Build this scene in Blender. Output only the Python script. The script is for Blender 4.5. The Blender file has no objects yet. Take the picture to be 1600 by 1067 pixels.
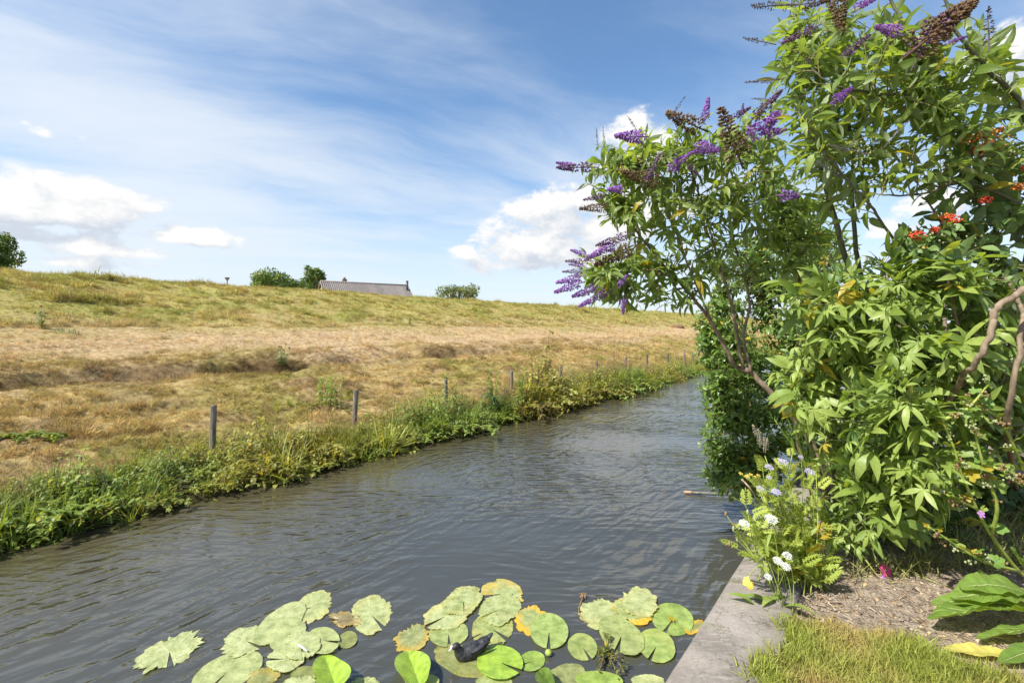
import bpy, math, random
import numpy as np
from mathutils import Vector, Matrix

rng = np.random.default_rng(7)
random.seed(7)
SC = bpy.context.scene
COL = SC.collection

# ------------------------------------------------------------------ camera
F = 756.0            # focal length in photo pixels (1600 wide)
HY = 511.0           # photo row of the horizon
CH = 2.0             # eye height above the water
cam_d = bpy.data.cameras.new('camera')
cam = bpy.data.objects.new('camera', cam_d)
COL.objects.link(cam)
cam.location = (0, 0, CH)
cam.rotation_euler = (math.radians(90), 0, 0)
cam_d.sensor_width = 36.0
cam_d.lens = F / 1600 * 36
cam_d.shift_y = -(533.5 - HY) / 1600
cam_d.clip_start = 0.05
cam_d.clip_end = 6000
SC.camera = cam

# ------------------------------------------------------------------ light
TO_SUN = Vector((-0.55, -0.36, 0.76)).normalized()
SUN_EL = math.asin(TO_SUN.z)
SUN_AZ = math.atan2(TO_SUN.x, TO_SUN.y)
sd = bpy.data.lights.new('sun', 'SUN')
sd.energy = 4.6
sd.angle = math.radians(0.53)
sd.color = (1.0, 0.95, 0.86)
so = bpy.data.objects.new('sun', sd)
COL.objects.link(so)
so.rotation_euler = TO_SUN.to_track_quat('Z', 'Y').to_euler()
so.location = (-20, 10, 30)

SC.view_settings.view_transform = 'Standard'
SC.view_settings.look = 'None'
SC.view_settings.exposure = 0.86
SC.view_settings.gamma = 1.0
SC.view_settings.use_curve_mapping = False
SC.render.engine = 'CYCLES'
SC.cycles.use_denoising = True
SC.cycles.max_bounces = 7
SC.cycles.diffuse_bounces = 3
SC.cycles.glossy_bounces = 3
SC.cycles.transmission_bounces = 4
SC.cycles.transparent_max_bounces = 6


# ------------------------------------------------------------------ node helper
class NT:
    def __init__(self, tree):
        self.t = tree
        self.n = tree.nodes
        self.l = tree.links

    def new(self, typ, **kw):
        nd = self.n.new(typ)
        for k, v in kw.items():
            setattr(nd, k, v)
        return nd

    def put(self, sock, v):
        if v is None:
            return
        if isinstance(v, bpy.types.NodeSocket):
            self.l.new(v, sock)
        else:
            if sock.type == 'RGBA' and len(v) == 3:
                v = (*v, 1)
            sock.default_value = v

    def m(self, op, a, b=None, c=None, clamp=False):
        nd = self.new('ShaderNodeMath', operation=op, use_clamp=clamp)
        self.put(nd.inputs[0], a)
        self.put(nd.inputs[1], b)
        self.put(nd.inputs[2], c)
        return nd.outputs[0]

    def vm(self, op, a, b=None):
        nd = self.new('ShaderNodeVectorMath', operation=op)
        self.put(nd.inputs[0], a)
        self.put(nd.inputs[1], b)
        return nd.outputs[0]

    def comb(self, x, y, z):
        nd = self.new('ShaderNodeCombineXYZ')
        for i, v in enumerate((x, y, z)):
            self.put(nd.inputs[i], v)
        return nd.outputs[0]

    def sep(self, v):
        nd = self.new('ShaderNodeSeparateXYZ')
        self.put(nd.inputs[0], v)
        return nd.outputs

    def mix(self, f, a, b, blend='MIX'):
        nd = self.new('ShaderNodeMix', data_type='RGBA', blend_type=blend)
        self.put(nd.inputs[0], f)
        self.put(nd.inputs[6], a)
        self.put(nd.inputs[7], b)
        return nd.outputs[2]

    def step(self, v, lo, hi, a=0.0, b=1.0):
        nd = self.new('ShaderNodeMapRange', interpolation_type='SMOOTHSTEP')
        self.put(nd.inputs[0], v)
        for i, q in enumerate((lo, hi, a, b)):
            self.put(nd.inputs[i + 1], q)
        return nd.outputs[0]

    def noise(self, vec, scale, detail=4, rough=0.55, dist=0.0):
        nd = self.new('ShaderNodeTexNoise')
        self.put(nd.inputs['Vector'], vec)
        nd.inputs['Scale'].default_value = scale
        nd.inputs['Detail'].default_value = detail
        nd.inputs['Roughness'].default_value = rough
        nd.inputs['Distortion'].default_value = dist
        return nd.outputs[0]

    def voro(self, vec, scale, feature='F1'):
        nd = self.new('ShaderNodeTexVoronoi', feature=feature)
        self.put(nd.inputs['Vector'], vec)
        nd.inputs['Scale'].default_value = scale
        return nd.outputs[0]

    def attr(self, name, typ='GEOMETRY'):
        return self.new('ShaderNodeAttribute', attribute_name=name, attribute_type=typ)

    def bump(self, h, strength=0.5, dist=0.01, normal=None):
        nd = self.new('ShaderNodeBump')
        nd.inputs['Strength'].default_value = strength
        nd.inputs['Distance'].default_value = dist
        self.put(nd.inputs['Height'], h)
        if normal is not None:
            self.put(nd.inputs['Normal'], normal)
        return nd.outputs[0]

    def prin(self, col, rough=0.6, spec=0.5, normal=None, ior=1.45):
        nd = self.new('ShaderNodeBsdfPrincipled')
        self.put(nd.inputs['Base Color'], col)
        self.put(nd.inputs['Roughness'], rough)
        nd.inputs['Specular IOR Level'].default_value = spec
        nd.inputs['IOR'].default_value = ior
        if normal is not None:
            self.put(nd.inputs['Normal'], normal)
        return nd.outputs[0]

    def mixs(self, f, a, b):
        nd = self.new('ShaderNodeMixShader')
        self.put(nd.inputs[0], f)
        self.put(nd.inputs[1], a)
        self.put(nd.inputs[2], b)
        return nd.outputs[0]


# ------------------------------------------------------------------ sky
world = bpy.data.worlds.new('World')
SC.world = world
world.use_nodes = True
w = NT(world.node_tree)
w.n.clear()
sky = w.new('ShaderNodeTexSky', sky_type='NISHITA')
sky.sun_disc = False
sky.sun_elevation = SUN_EL
sky.sun_rotation = SUN_AZ
sky.altitude = 0
sky.air_density = 1.0
sky.dust_density = 1.0
sky.ozone_density = 1.6
bg_sky = w.new('ShaderNodeBackground')
bg_sky.inputs[1].default_value = 0.102
sky_col = w.mix(1.0, sky.outputs[0], (0.82, 1.0, 1.10), 'MULTIPLY')
w.put(bg_sky.inputs[0], sky_col)
dirv = w.new('ShaderNodeTexCoord').outputs['Generated']
dx, dy, dz = w.sep(dirv)
az = w.m('ARCTAN2', dx, dy)
el = w.m('ARCSINE', dz)


def sky_ae(px, py):
    x, z = (px - 800) / F, (HY - py) / F
    return math.atan2(x, 1), math.atan2(z, math.hypot(x, 1))


# cumulus: a broken belt low over the land all the way round, with the heaps seen here
cumuli = [  # px, py, half width px, half height px, base py, weight
    (30, 320, 220, 48, 352, 1.1), (130, 322, 130, 40, 350, 1.1), (225, 328, 40, 18, 345, 0.8),
    (140, 386, 110, 28, 404, 1.0), (60, 372, 90, 20, 386, 0.9), (300, 368, 95, 20, 388, 0.95), (210, 368, 50, 14, 380, 0.6),
    (32, 192, 26, 10, 200, 0.75), (66, 210, 30, 14, 220, 0.85), (128, 220, 18, 14, 234, 0.6),
    (880, 330, 85, 50, 360, 1.05), (830, 390, 110, 42, 425, 1.05), (960, 350, 110, 75, 420, 0.95), (770, 418, 60, 22, 436, 0.8),
    (1010, 235, 70, 60, 300, 0.9), (1570, 105, 70, 60, 160, 1.0), (1420, 330, 120, 50, 372, 0.7), (150, 412, 140, 14, 424, 0.6)]


def cumulus_density(a, e, vec):
    total = None
    for (px, py, rx, ry, by, wt) in cumuli:
        a0, e0 = sky_ae(px, py)
        a1, _ = sky_ae(px + rx, py)
        _, e1 = sky_ae(px, py - ry)
        _, eb = sky_ae(px, by)
        u = w.m('DIVIDE', w.m('SUBTRACT', a, a0), a1 - a0)
        v = w.m('DIVIDE', w.m('SUBTRACT', e, e0), e1 - e0)
        r2 = w.m('ADD', w.m('MULTIPLY', u, u), w.m('MULTIPLY', v, v))
        g = w.m('MULTIPLY', w.m('EXPONENT', w.m('MULTIPLY', r2, -1.0)), wt)
        g = w.m('MULTIPLY', g, w.step(e, eb - 0.012, eb + 0.012))
        total = g if total is None else w.m('MAXIMUM', total, g)
    n1 = w.noise(vec, 13.0, 10, 0.6, 0.1)
    return w.m('ADD', w.m('MULTIPLY', total, 0.55), w.m('MULTIPLY', w.m('MULTIPLY', w.m('SUBTRACT', n1, 0.5), 1.6), w.step(total, 0.02, 0.35)))


vec0 = w.comb(az, w.m('MULTIPLY', el, 1.5), 0.3)
d0 = cumulus_density(az, el, vec0)
az2 = w.m('ADD', az, -0.022)
el2 = w.m('ADD', el, 0.026)
d1 = cumulus_density(az2, el2, w.comb(az2, w.m('MULTIPLY', el2, 1.5), 0.3))
belt = w.m('MULTIPLY', w.step(el, 0.03, 0.07), w.step(el, 0.34, 0.18))
front = w.step(w.m('ABSOLUTE', az), 0.95, 1.3)
nb = w.noise(w.comb(az, w.m('MULTIPLY', el, 2.2), 2.0), 5.0, 8, 0.56)
dback = w.m('MULTIPLY', w.m('MULTIPLY', belt, front), w.step(nb, 0.52, 0.62))
alpha_c = w.m('MAXIMUM', w.step(d0, 0.12, 0.38), w.m('MULTIPLY', dback, 0.9))
lit = w.m('ADD', w.m('MULTIPLY', w.m('SUBTRACT', d0, d1), 2.2), 0.52, clamp=True)
cum_col = w.mix(lit, (0.62, 0.68, 0.77), (0.98, 0.97, 0.95))

# cirrus: thin streaks on a high flat layer
inv = w.m('DIVIDE', 1.0, w.m('ADD', w.m('MAXIMUM', dz, 0.0), 0.16))
pxx = w.m('MULTIPLY', dx, inv)
pyy = w.m('MULTIPLY', dy, inv)
ca, sa = math.cos(math.radians(25)), math.sin(math.radians(25))
uu = w.m('ADD', w.m('MULTIPLY', pxx, ca), w.m('MULTIPLY', pyy, sa))
vv = w.m('SUBTRACT', w.m('MULTIPLY', pyy, ca), w.m('MULTIPLY', pxx, sa))
warp = w.noise(w.comb(uu, vv, 0.0), 0.8, 3, 0.5)
cvec = w.comb(w.m('MULTIPLY', uu, 0.55), w.m('ADD', w.m('MULTIPLY', vv, 1.5), w.m('MULTIPLY', warp, 1.0)), 4.0)
cn = w.noise(cvec, 1.25, 9, 0.6, 0.15)
cn2 = w.noise(w.comb(pxx, pyy, 9.0), 0.55, 4, 0.5)
veil = w.m('ADD', w.step(az, -0.05, -0.8), w.m('MULTIPLY', w.step(el, 0.5, 0.1), 0.75))
veil = w.m('ADD', w.m('MULTIPLY', veil, 0.55), w.m('MULTIPLY', w.m('SUBTRACT', cn2, 0.5), 1.0))
ci = w.m('ADD', w.m('SUBTRACT', cn, 0.5), w.m('MULTIPLY', veil, 0.42))
alpha_i = w.m('MULTIPLY', w.step(ci, -0.13, 0.46), 0.84)
lowveil = w.m('MULTIPLY', w.step(el, 0.34, 0.0), 0.62)
alpha_i = w.m('MAXIMUM', alpha_i, w.m('ADD', lowveil, w.m('MULTIPLY', alpha_i, 0.4)), clamp=True)

c_col = w.mix(alpha_c, (0.82, 0.88, 0.95), cum_col)
alpha = w.m('SUBTRACT', 1.0, w.m('MULTIPLY', w.m('SUBTRACT', 1.0, alpha_c), w.m('SUBTRACT', 1.0, alpha_i)))
alpha = w.m('MULTIPLY', alpha, w.step(el, -0.02, 0.0))
bg_cl = w.new('ShaderNodeBackground')
bg_cl.inputs[1].default_value = 0.585
w.put(bg_cl.inputs[0], c_col)
wo = w.new('ShaderNodeOutputWorld')
w.put(wo.inputs[0], w.mixs(alpha, bg_sky.outputs[0], bg_cl.outputs[0]))
world.cycles.sampling_method = 'MANUAL'
world.cycles.sample_map_resolution = 512


# ------------------------------------------------------------------ materials
def material(name):
    mt = bpy.data.materials.new(name)
    mt.use_nodes = True
    k = NT(mt.node_tree)
    k.n.clear()
    out = k.new('ShaderNodeOutputMaterial')
    return mt, k, out


def foliage_mat(name, c0, c1, back=None, trans=0.35, tcol=None, rough=0.42, spec=0.45, vein=0.35, tint=False, spots=0.0, yellow=0.03, veincol=None, bumpd=0.004):
    """leaf: blade colour varying leaf by leaf, paler veins, light coming through"""
    mt, k, out = material(name)
    lc = k.attr('lc').outputs['Vector']
    x, y, z = k.sep(lc)
    rnd = k.m('FRACT', k.m('ADD', z, k.new('ShaderNodeObjectInfo').outputs['Random']))
    rnd2 = k.m('FRACT', k.m('MULTIPLY', rnd, 17.31))
    col = k.mix(rnd, c0, c1)
    col = k.mix(k.step(rnd2, 1 - yellow - 0.02, 1 - yellow), col, (0.38, 0.30, 0.03))
    pos = k.new('ShaderNodeTexCoord').outputs['Object']
    nz = k.noise(pos, 14.0, 4, 0.6)
    col = k.mix(1.0, col, k.mix(nz, (0.62, 0.62, 0.62), (1.35, 1.35, 1.3)), 'MULTIPLY')
    ax = k.m('ABSOLUTE', x)
    mid = k.step(ax, 0.14, 0.03)
    side = k.step(k.m('SINE', k.m('MULTIPLY', k.m('SUBTRACT', y, k.m('MULTIPLY', ax, 0.16)), 75.0)), 0.75, 1.0)
    vn = k.m('MULTIPLY', k.m('MAXIMUM', mid, k.m('MULTIPLY', side, 0.45)), vein)
    col = k.mix(vn, col, veincol or k.mix(0.5, col, (0.30, 0.38, 0.14)))
    if spots > 0:
        sp = k.step(k.noise(pos, 60.0, 2, 0.5), 0.66, 0.72)
        col = k.mix(k.m('MULTIPLY', sp, spots), col, (0.10, 0.06, 0.02))
    if tint:
        tv = k.attr('tint', 'INSTANCER').outputs['Color']
        col = k.mix(1.0, col, tv, 'MULTIPLY')
    top = col
    if back is not None:
        g = k.new('ShaderNodeNewGeometry').outputs['Backfacing']
        col = k.mix(g, col, back)
    bmp = k.bump(k.m('ADD', k.m('MULTIPLY', vn, -1.0), k.m('MULTIPLY', nz, 0.6)), 0.35 if bumpd < .005 else 0.9, bumpd)
    p = k.prin(col, rough, spec, bmp)
    tr = k.new('ShaderNodeBsdfTranslucent')
    k.put(tr.inputs[0], k.mix(1.0, top, tcol or (1.9, 1.85, 0.55), 'MULTIPLY'))
    k.put(out.inputs[0], k.mixs(trans, p, tr.outputs[0]))
    return mt


def simple_mat(name, c0, c1, scale=20.0, rough=0.7, spec=0.3, bump=0.3, bdist=0.005, trans=0.0, stretch=(1, 1, 1), random_obj=0.0, tint=False):
    mt, k, out = material(name)
    pos = k.new('ShaderNodeTexCoord').outputs['Object']
    pos = k.vm('MULTIPLY', pos, stretch)
    nz = k.noise(pos, scale, 6, 0.62)
    col = k.mix(k.step(nz, 0.32, 0.68), c0, c1)
    if random_obj:
        r = k.new('ShaderNodeObjectInfo').outputs['Random']
        col = k.mix(1.0, col, k.mix(r, (1 - random_obj,) * 3, (1 + random_obj,) * 3), 'MULTIPLY')
    if tint:
        col = k.mix(1.0, col, k.attr('tint', 'INSTANCER').outputs['Color'], 'MULTIPLY')
    p = k.prin(col, rough, spec, k.bump(nz, bump, bdist))
    if trans > 0:
        tr = k.new('ShaderNodeBsdfTranslucent')
        k.put(tr.inputs[0], col)
        p = k.mixs(trans, p, tr.outputs[0])
    k.put(out.inputs[0], p)
    return mt


M = {}
M['buddleia'] = foliage_mat('buddleia leaf', (0.125, 0.195, 0.042), (0.260, 0.335, 0.080), back=(0.26, 0.32, 0.17), trans=0.42, yellow=0.008)
M['privet'] = foliage_mat('privet leaf', (0.080, 0.150, 0.028), (0.170, 0.260, 0.055), trans=0.26, rough=0.3, spec=0.55)
M['palmate'] = foliage_mat('palmate leaf', (0.160, 0.238, 0.045), (0.300, 0.375, 0.100), back=(0.16, 0.26, 0.10), trans=0.34, rough=0.4, yellow=0.012)
M['berryleaf'] = foliage_mat('berry bush leaf', (0.110, 0.185, 0.055), (0.200, 0.290, 0.095), back=(0.17, 0.22, 0.13), trans=0.28)
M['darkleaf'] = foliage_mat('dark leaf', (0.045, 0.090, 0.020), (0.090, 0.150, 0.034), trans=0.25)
M['fern'] = foliage_mat('yellow green leaf', (0.29, 0.37, 0.06), (0.46, 0.52, 0.12), trans=0.36, tcol=(1.3, 1.25, 0.5), vein=0.1)
M['cosmos'] = foliage_mat('feathery leaf', (0.12, 0.25, 0.03), (0.20, 0.34, 0.06), trans=0.35, vein=0.0)
M['mallow'] = foliage_mat('mallow leaf', (0.16, 0.28, 0.06), (0.32, 0.40, 0.10), trans=0.36, yellow=0.16)
M['dock'] = foliage_mat('dock leaf', (0.14, 0.24, 0.045), (0.21, 0.32, 0.06), trans=0.42, tcol=(2.0, 1.7, 0.4), vein=0.75, yellow=0.0, veincol=(0.42, 0.52, 0.20), bumpd=0.012)
M['yellowleaf'] = foliage_mat('withered yellow leaf', (0.42, 0.38, 0.08), (0.52, 0.46, 0.12), trans=0.3, tcol=(1.2, 1.1, 0.5), yellow=0.0)
M['weed'] = foliage_mat('bank weed leaf', (0.10, 0.17, 0.025), (0.22, 0.27, 0.045), trans=0.36, tint=False, yellow=0.05)
M['weedi'] = foliage_mat('bank undergrowth leaf', (0.180, 0.210, 0.060), (0.315, 0.325, 0.115), trans=0.34, tint=True, yellow=0.05)
M['dockdark'] = foliage_mat('bank dock leaf', (0.045, 0.095, 0.022), (0.08, 0.14, 0.03), trans=0.25)
M['russet'] = foliage_mat('russet bank leaf', (0.13, 0.10, 0.030), (0.22, 0.17, 0.05), trans=0.3, yellow=0.1)
M['thistle'] = foliage_mat('thistle leaf', (0.14, 0.20, 0.09), (0.22, 0.27, 0.13), trans=0.2)
M['tree'] = foliage_mat('tree leaf', (0.055, 0.105, 0.020), (0.115, 0.175, 0.035), trans=0.3, vein=0.0)
M['treegrey'] = foliage_mat('pale tree leaf', (0.10, 0.14, 0.06), (0.16, 0.19, 0.08), trans=0.3, vein=0.0)
M['grass'] = foliage_mat('grass blade', (0.80, 0.80, 0.80), (1.12, 1.1, 1.0), trans=0.3, tcol=(1.15, 1.1, 0.75), vein=0.0, rough=0.55, spec=0.25, tint=True, yellow=0.0)
M['litter'] = simple_mat('soil litter', (0.7, 0.7, 0.7), (1.2, 1.2, 1.2), 40, 0.8, 0.2, tint=True)
M['bark'] = simple_mat('brown bark', (0.13, 0.098, 0.068), (0.27, 0.205, 0.145), 30, 0.8, 0.2, 0.6, 0.006, stretch=(1, 1, 0.35))
M['twig'] = simple_mat('green brown twig', (0.12, 0.11, 0.05), (0.23, 0.19, 0.10), 30, 0.7, 0.25)
M['darktwig'] = simple_mat('grey green shoot', (0.07, 0.075, 0.045), (0.14, 0.14, 0.085), 30, 0.6, 0.3)
M['greenstem'] = simple_mat('green stalk', (0.24, 0.32, 0.05), (0.36, 0.42, 0.09), 25, 0.5, 0.4, trans=0.1)
M['purple'] = simple_mat('purple floret', (0.25, 0.085, 0.42), (0.46, 0.24, 0.62), 120, 0.6, 0.2, trans=0.35)
M['violet'] = simple_mat('dusky purple floret', (0.10, 0.055, 0.11), (0.25, 0.13, 0.30), 120, 0.7, 0.2, trans=0.2)
M['deadspike'] = simple_mat('dried flower spike', (0.085, 0.052, 0.030), (0.20, 0.130, 0.078), 120, 0.85, 0.1)
M['wisp'] = simple_mat('grey bud spike', (0.07, 0.055, 0.075), (0.16, 0.14, 0.13), 120, 0.8, 0.15)
M['seed'] = simple_mat('brown seed head', (0.15, 0.09, 0.045), (0.30, 0.20, 0.11), 60, 0.85, 0.1)
M['palebud'] = simple_mat('pale bud', (0.24, 0.28, 0.13), (0.34, 0.36, 0.20), 60, 0.8, 0.1)
M['orange'] = simple_mat('orange berry', (0.55, 0.15, 0.02), (0.68, 0.26, 0.04), 60, 0.3, 0.5)
M['red'] = simple_mat('red berry', (0.45, 0.04, 0.02), (0.58, 0.09, 0.03), 60, 0.3, 0.5)
M['white'] = simple_mat('white petal', (0.70, 0.72, 0.66), (0.82, 0.82, 0.80), 90, 0.7, 0.2, trans=0.25)
M['lilac'] = simple_mat('lilac petal', (0.46, 0.43, 0.64), (0.60, 0.56, 0.72), 90, 0.7, 0.2, trans=0.3)
M['pink'] = simple_mat('pink petal', (0.60, 0.03, 0.16), (0.74, 0.12, 0.32), 60, 0.6, 0.2, trans=0.3)
M['mauve'] = simple_mat('mauve petal', (0.48, 0.18, 0.60), (0.60, 0.30, 0.70), 60, 0.6, 0.2, trans=0.3)
M['yellow'] = simple_mat('yellow petal', (0.80, 0.62, 0.09), (0.84, 0.72, 0.22), 40, 0.6, 0.2, trans=0.35)
M['coot'] = simple_mat('slate black plumage', (0.010, 0.010, 0.012), (0.046, 0.047, 0.052), 70, 0.42, 0.5, 0.9, 0.006, stretch=(1, 0.35, 1))
M['coothead'] = simple_mat('black plumage', (0.006, 0.006, 0.007), (0.015, 0.015, 0.016), 90, 0.6, 0.3)
M['bill'] = simple_mat('white bill', (0.68, 0.60, 0.55), (0.80, 0.74, 0.70), 50, 0.45, 0.4)
M['eye'] = simple_mat('dark red eye', (0.05, 0.006, 0.004), (0.09, 0.01, 0.006), 50, 0.12, 0.6)
M['post'] = simple_mat('weathered post wood', (0.085, 0.072, 0.058), (0.215, 0.185, 0.150), 16, 0.85, 0.2, 0.9, 0.012, stretch=(3, 3, 0.25), random_obj=0.2)
M['pole'] = simple_mat('wet grey pole', (0.085, 0.085, 0.062), (0.19, 0.185, 0.145), 22, 0.7, 0.3, 0.6, 0.006)
M['chimney'] = simple_mat('chimney brick', (0.19, 0.145, 0.12), (0.33, 0.27, 0.23), 9, 0.85, 0.2)
M['flue'] = simple_mat('dark metal flue', (0.035, 0.035, 0.04), (0.06, 0.06, 0.065), 12, 0.5, 0.5)
M['housewall'] = simple_mat('house wall', (0.32, 0.27, 0.23), (0.45, 0.40, 0.35), 4, 0.9, 0.2)
M['roof'] = simple_mat('corrugated roof sheet', (0.15, 0.135, 0.132), (0.23, 0.205, 0.198), 5, 0.75, 0.3, random_obj=0.12)
M['plume'] = simple_mat('beige plume', (0.42, 0.37, 0.26), (0.56, 0.50, 0.38), 60, 0.8, 0.1, trans=0.2)
M['chip'] = simple_mat('wood fragment', (0.22, 0.14, 0.09), (0.42, 0.30, 0.21), 30, 0.8, 0.2)
M['hay'] = simple_mat('brown hay', (0.14, 0.085, 0.05), (0.28, 0.18, 0.10), 8, 0.9, 0.1)
M['waterweed'] = foliage_mat('water weed', (0.05, 0.07, 0.015), (0.15, 0.16, 0.03), trans=0.2, vein=0)


# ------------------------------------------------------------------ geometry helpers
def W(px, py, d):
    """the point seen at a photo pixel at depth d (metres along the view)"""
    return np.array(((px - 800) / F * d, d, CH + (HY - py) / F * d))


def on_plane(px, py, z):
    return W(px, py, (CH - z) * F / (py - HY))


DS = np.array((0.614, 0.789))      # along the canal
DN = np.array((-0.789, 0.614))     # across it, towards the dike


def SN(s, n):
    return DS[0] * s + DN[0] * n, DS[1] * s + DN[1] * n


def to_sn(x, y):
    return x * DS[0] + y * DS[1], x * DN[0] + y * DN[1]


def hashf(ix, iy, seed):
    h = (ix.astype(np.int64) * 374761393 + iy.astype(np.int64) * 668265263 + seed * 982451653) & 0x7fffffff
    h = ((h ^ (h >> 13)) * 1274126177) & 0x7fffffff
    h = h ^ (h >> 16)
    return (h & 0xffff) / 65535.0


def vnoise(x, y, seed=0):
    x = np.asarray(x, float)
    y = np.asarray(y, float)
    ix, iy = np.floor(x), np.floor(y)
    fx, fy = x - ix, y - iy
    fx, fy = fx * fx * (3 - 2 * fx), fy * fy * (3 - 2 * fy)
    a, b = hashf(ix, iy, seed), hashf(ix + 1, iy, seed)
    c, d = hashf(ix, iy + 1, seed), hashf(ix + 1, iy + 1, seed)
    return (a * (1 - fx) + b * fx) * (1 - fy) + (c * (1 - fx) + d * fx) * fy


def fbm(x, y, seed=0, octs=4):
    t, a, s = 0, 0.5, 0
    for i in range(octs):
        t = t + a * vnoise(np.asarray(x) * 2 ** i + 7.3 * i, np.asarray(y) * 2 ** i - 3.1 * i, seed + i)
        s += a
        a *= 0.5
    return t / s


class T:
    """a small piece of geometry: vertices, faces, per-vertex leaf coordinates, material slot per face"""
    def __init__(self, v, f, lc=None, mi=None):
        self.v = np.asarray(v, float).reshape(-1, 3)
        self.f = [tuple(q) for q in f]
        self.lc = np.zeros((len(self.v), 3)) if lc is None else np.asarray(lc, float)
        self.mi = [0] * len(self.f) if mi is None else list(mi)

    def xf(self, mat3, t=(0, 0, 0)):
        return T(self.v @ np.asarray(mat3, float).T + np.asarray(t, float), self.f, self.lc, self.mi)

    def slot(self, i):
        return T(self.v, self.f, self.lc, [i] * len(self.f))


def merge(ts):
    vs, fs, ls, ms, o = [], [], [], [], 0
    for t in ts:
        vs.append(t.v)
        ls.append(t.lc)
        ms += t.mi
        fs += [tuple(i + o for i in q) for q in t.f]
        o += len(t.v)
    return T(np.concatenate(vs), fs, np.concatenate(ls), ms)


def mesh_of(t, name, mats, smooth=True):
    me = bpy.data.meshes.new(name)
    nv = len(t.v)
    me.vertices.add(nv)
    me.vertices.foreach_set('co', t.v.astype(np.float32).ravel())
    sizes = np.array([len(q) for q in t.f], np.int32)
    loops = np.fromiter((i for q in t.f for i in q), np.int32, int(sizes.sum()))
    me.loops.add(len(loops))
    me.loops.foreach_set('vertex_index', loops)
    me.polygons.add(len(sizes))
    me.polygons.foreach_set('loop_start', np.concatenate(([0], np.cumsum(sizes)[:-1])).astype(np.int32))
    me.polygons.foreach_set('material_index', np.array(t.mi, np.int32))
    me.polygons.foreach_set('use_smooth', np.full(len(sizes), smooth))
    at = me.attributes.new('lc', 'FLOAT_VECTOR', 'POINT')
    at.data.foreach_set('vector', t.lc.astype(np.float32).ravel())
    for m_ in (mats if isinstance(mats, (list, tuple)) else [mats]):
        me.materials.append(m_)
    me.update(calc_edges=True)
    return me


def batch_mesh(tmpls, idx, R, P, rnd, name, mats, smooth=True):
    """many placed copies of a few templates in one mesh (numpy, fast)"""
    vs, ls, loops, sizes, mis, o = [], [], [], [], [], 0
    for k, t in enumerate(tmpls):
        sel = np.where(idx == k)[0]
        if len(sel) == 0:
            continue
        v = np.einsum('nij,vj->nvi', R[sel], t.v) + P[sel][:, None, :]
        nv = len(t.v)
        lc = np.repeat(t.lc[None], len(sel), 0).copy()
        lc[:, :, 2] = rnd[sel][:, None]
        lp = np.fromiter((i for q in t.f for i in q), np.int64)
        sz = np.array([len(q) for q in t.f])
        loops.append((lp[None] + (np.arange(len(sel)) * nv)[:, None] + o).ravel())
        sizes.append(np.tile(sz, len(sel)))
        mis.append(np.tile(np.array(t.mi), len(sel)))
        vs.append(v.reshape(-1, 3))
        ls.append(lc.reshape(-1, 3))
        o += nv * len(sel)
    v, lc = np.concatenate(vs), np.concatenate(ls)
    loops, sizes, mis = np.concatenate(loops), np.concatenate(sizes), np.concatenate(mis)
    me = bpy.data.meshes.new(name)
    me.vertices.add(len(v))
    me.vertices.foreach_set('co', v.astype(np.float32).ravel())
    me.loops.add(len(loops))
    me.loops.foreach_set('vertex_index', loops.astype(np.int32))
    me.polygons.add(len(sizes))
    me.polygons.foreach_set('loop_start', np.concatenate(([0], np.cumsum(sizes)[:-1])).astype(np.int32))
    me.polygons.foreach_set('material_index', mis.astype(np.int32))
    me.polygons.foreach_set('use_smooth', np.full(len(sizes), smooth))
    at = me.attributes.new('lc', 'FLOAT_VECTOR', 'POINT')
    at.data.foreach_set('vector', lc.astype(np.float32).ravel())
    for m_ in (mats if isinstance(mats, (list, tuple)) else [mats]):
        me.materials.append(m_)
    me.update(calc_edges=True)
    return me


def tag(o, label=None, cat=None, group=None, kind=None):
    if label:
        o['label'] = label
    if cat:
        o['category'] = cat
    if group:
        o['group'] = group
    if kind:
        o['kind'] = kind
    return o


def link(name, me, parent=None, loc=None):
    o = bpy.data.objects.new(name, me)
    COL.objects.link(o)
    if loc is not None:
        o.location = loc
    if parent is not None:
        o.parent = parent
    return o


def empty(name, loc, label, cat, group=None):
    o = bpy.data.objects.new(name, None)
    COL.objects.link(o)
    o.empty_display_size = 0.1
    o.location = loc
    return tag(o, label, cat, group)


def norm(v):
    v = np.asarray(v, float)
    return v / (np.linalg.norm(v, axis=-1, keepdims=True) + 1e-9)


def frame(ydir, up=(0, 0, 1), roll=0.0):
    """3x3 with columns x, y (along), z (normal)"""
    y = norm(ydir)
    z = np.asarray(up, float) - np.dot(up, y) * y
    if np.linalg.norm(z) < 1e-3:
        z = np.array((1.0, 0, 0)) - y[0] * y
    z = norm(z)
    x = np.cross(y, z)
    if roll:
        c, s = math.cos(roll), math.sin(roll)
        x, z = c * x + s * z, c * z - s * x
    return np.stack((x, y, z), 1)


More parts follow.
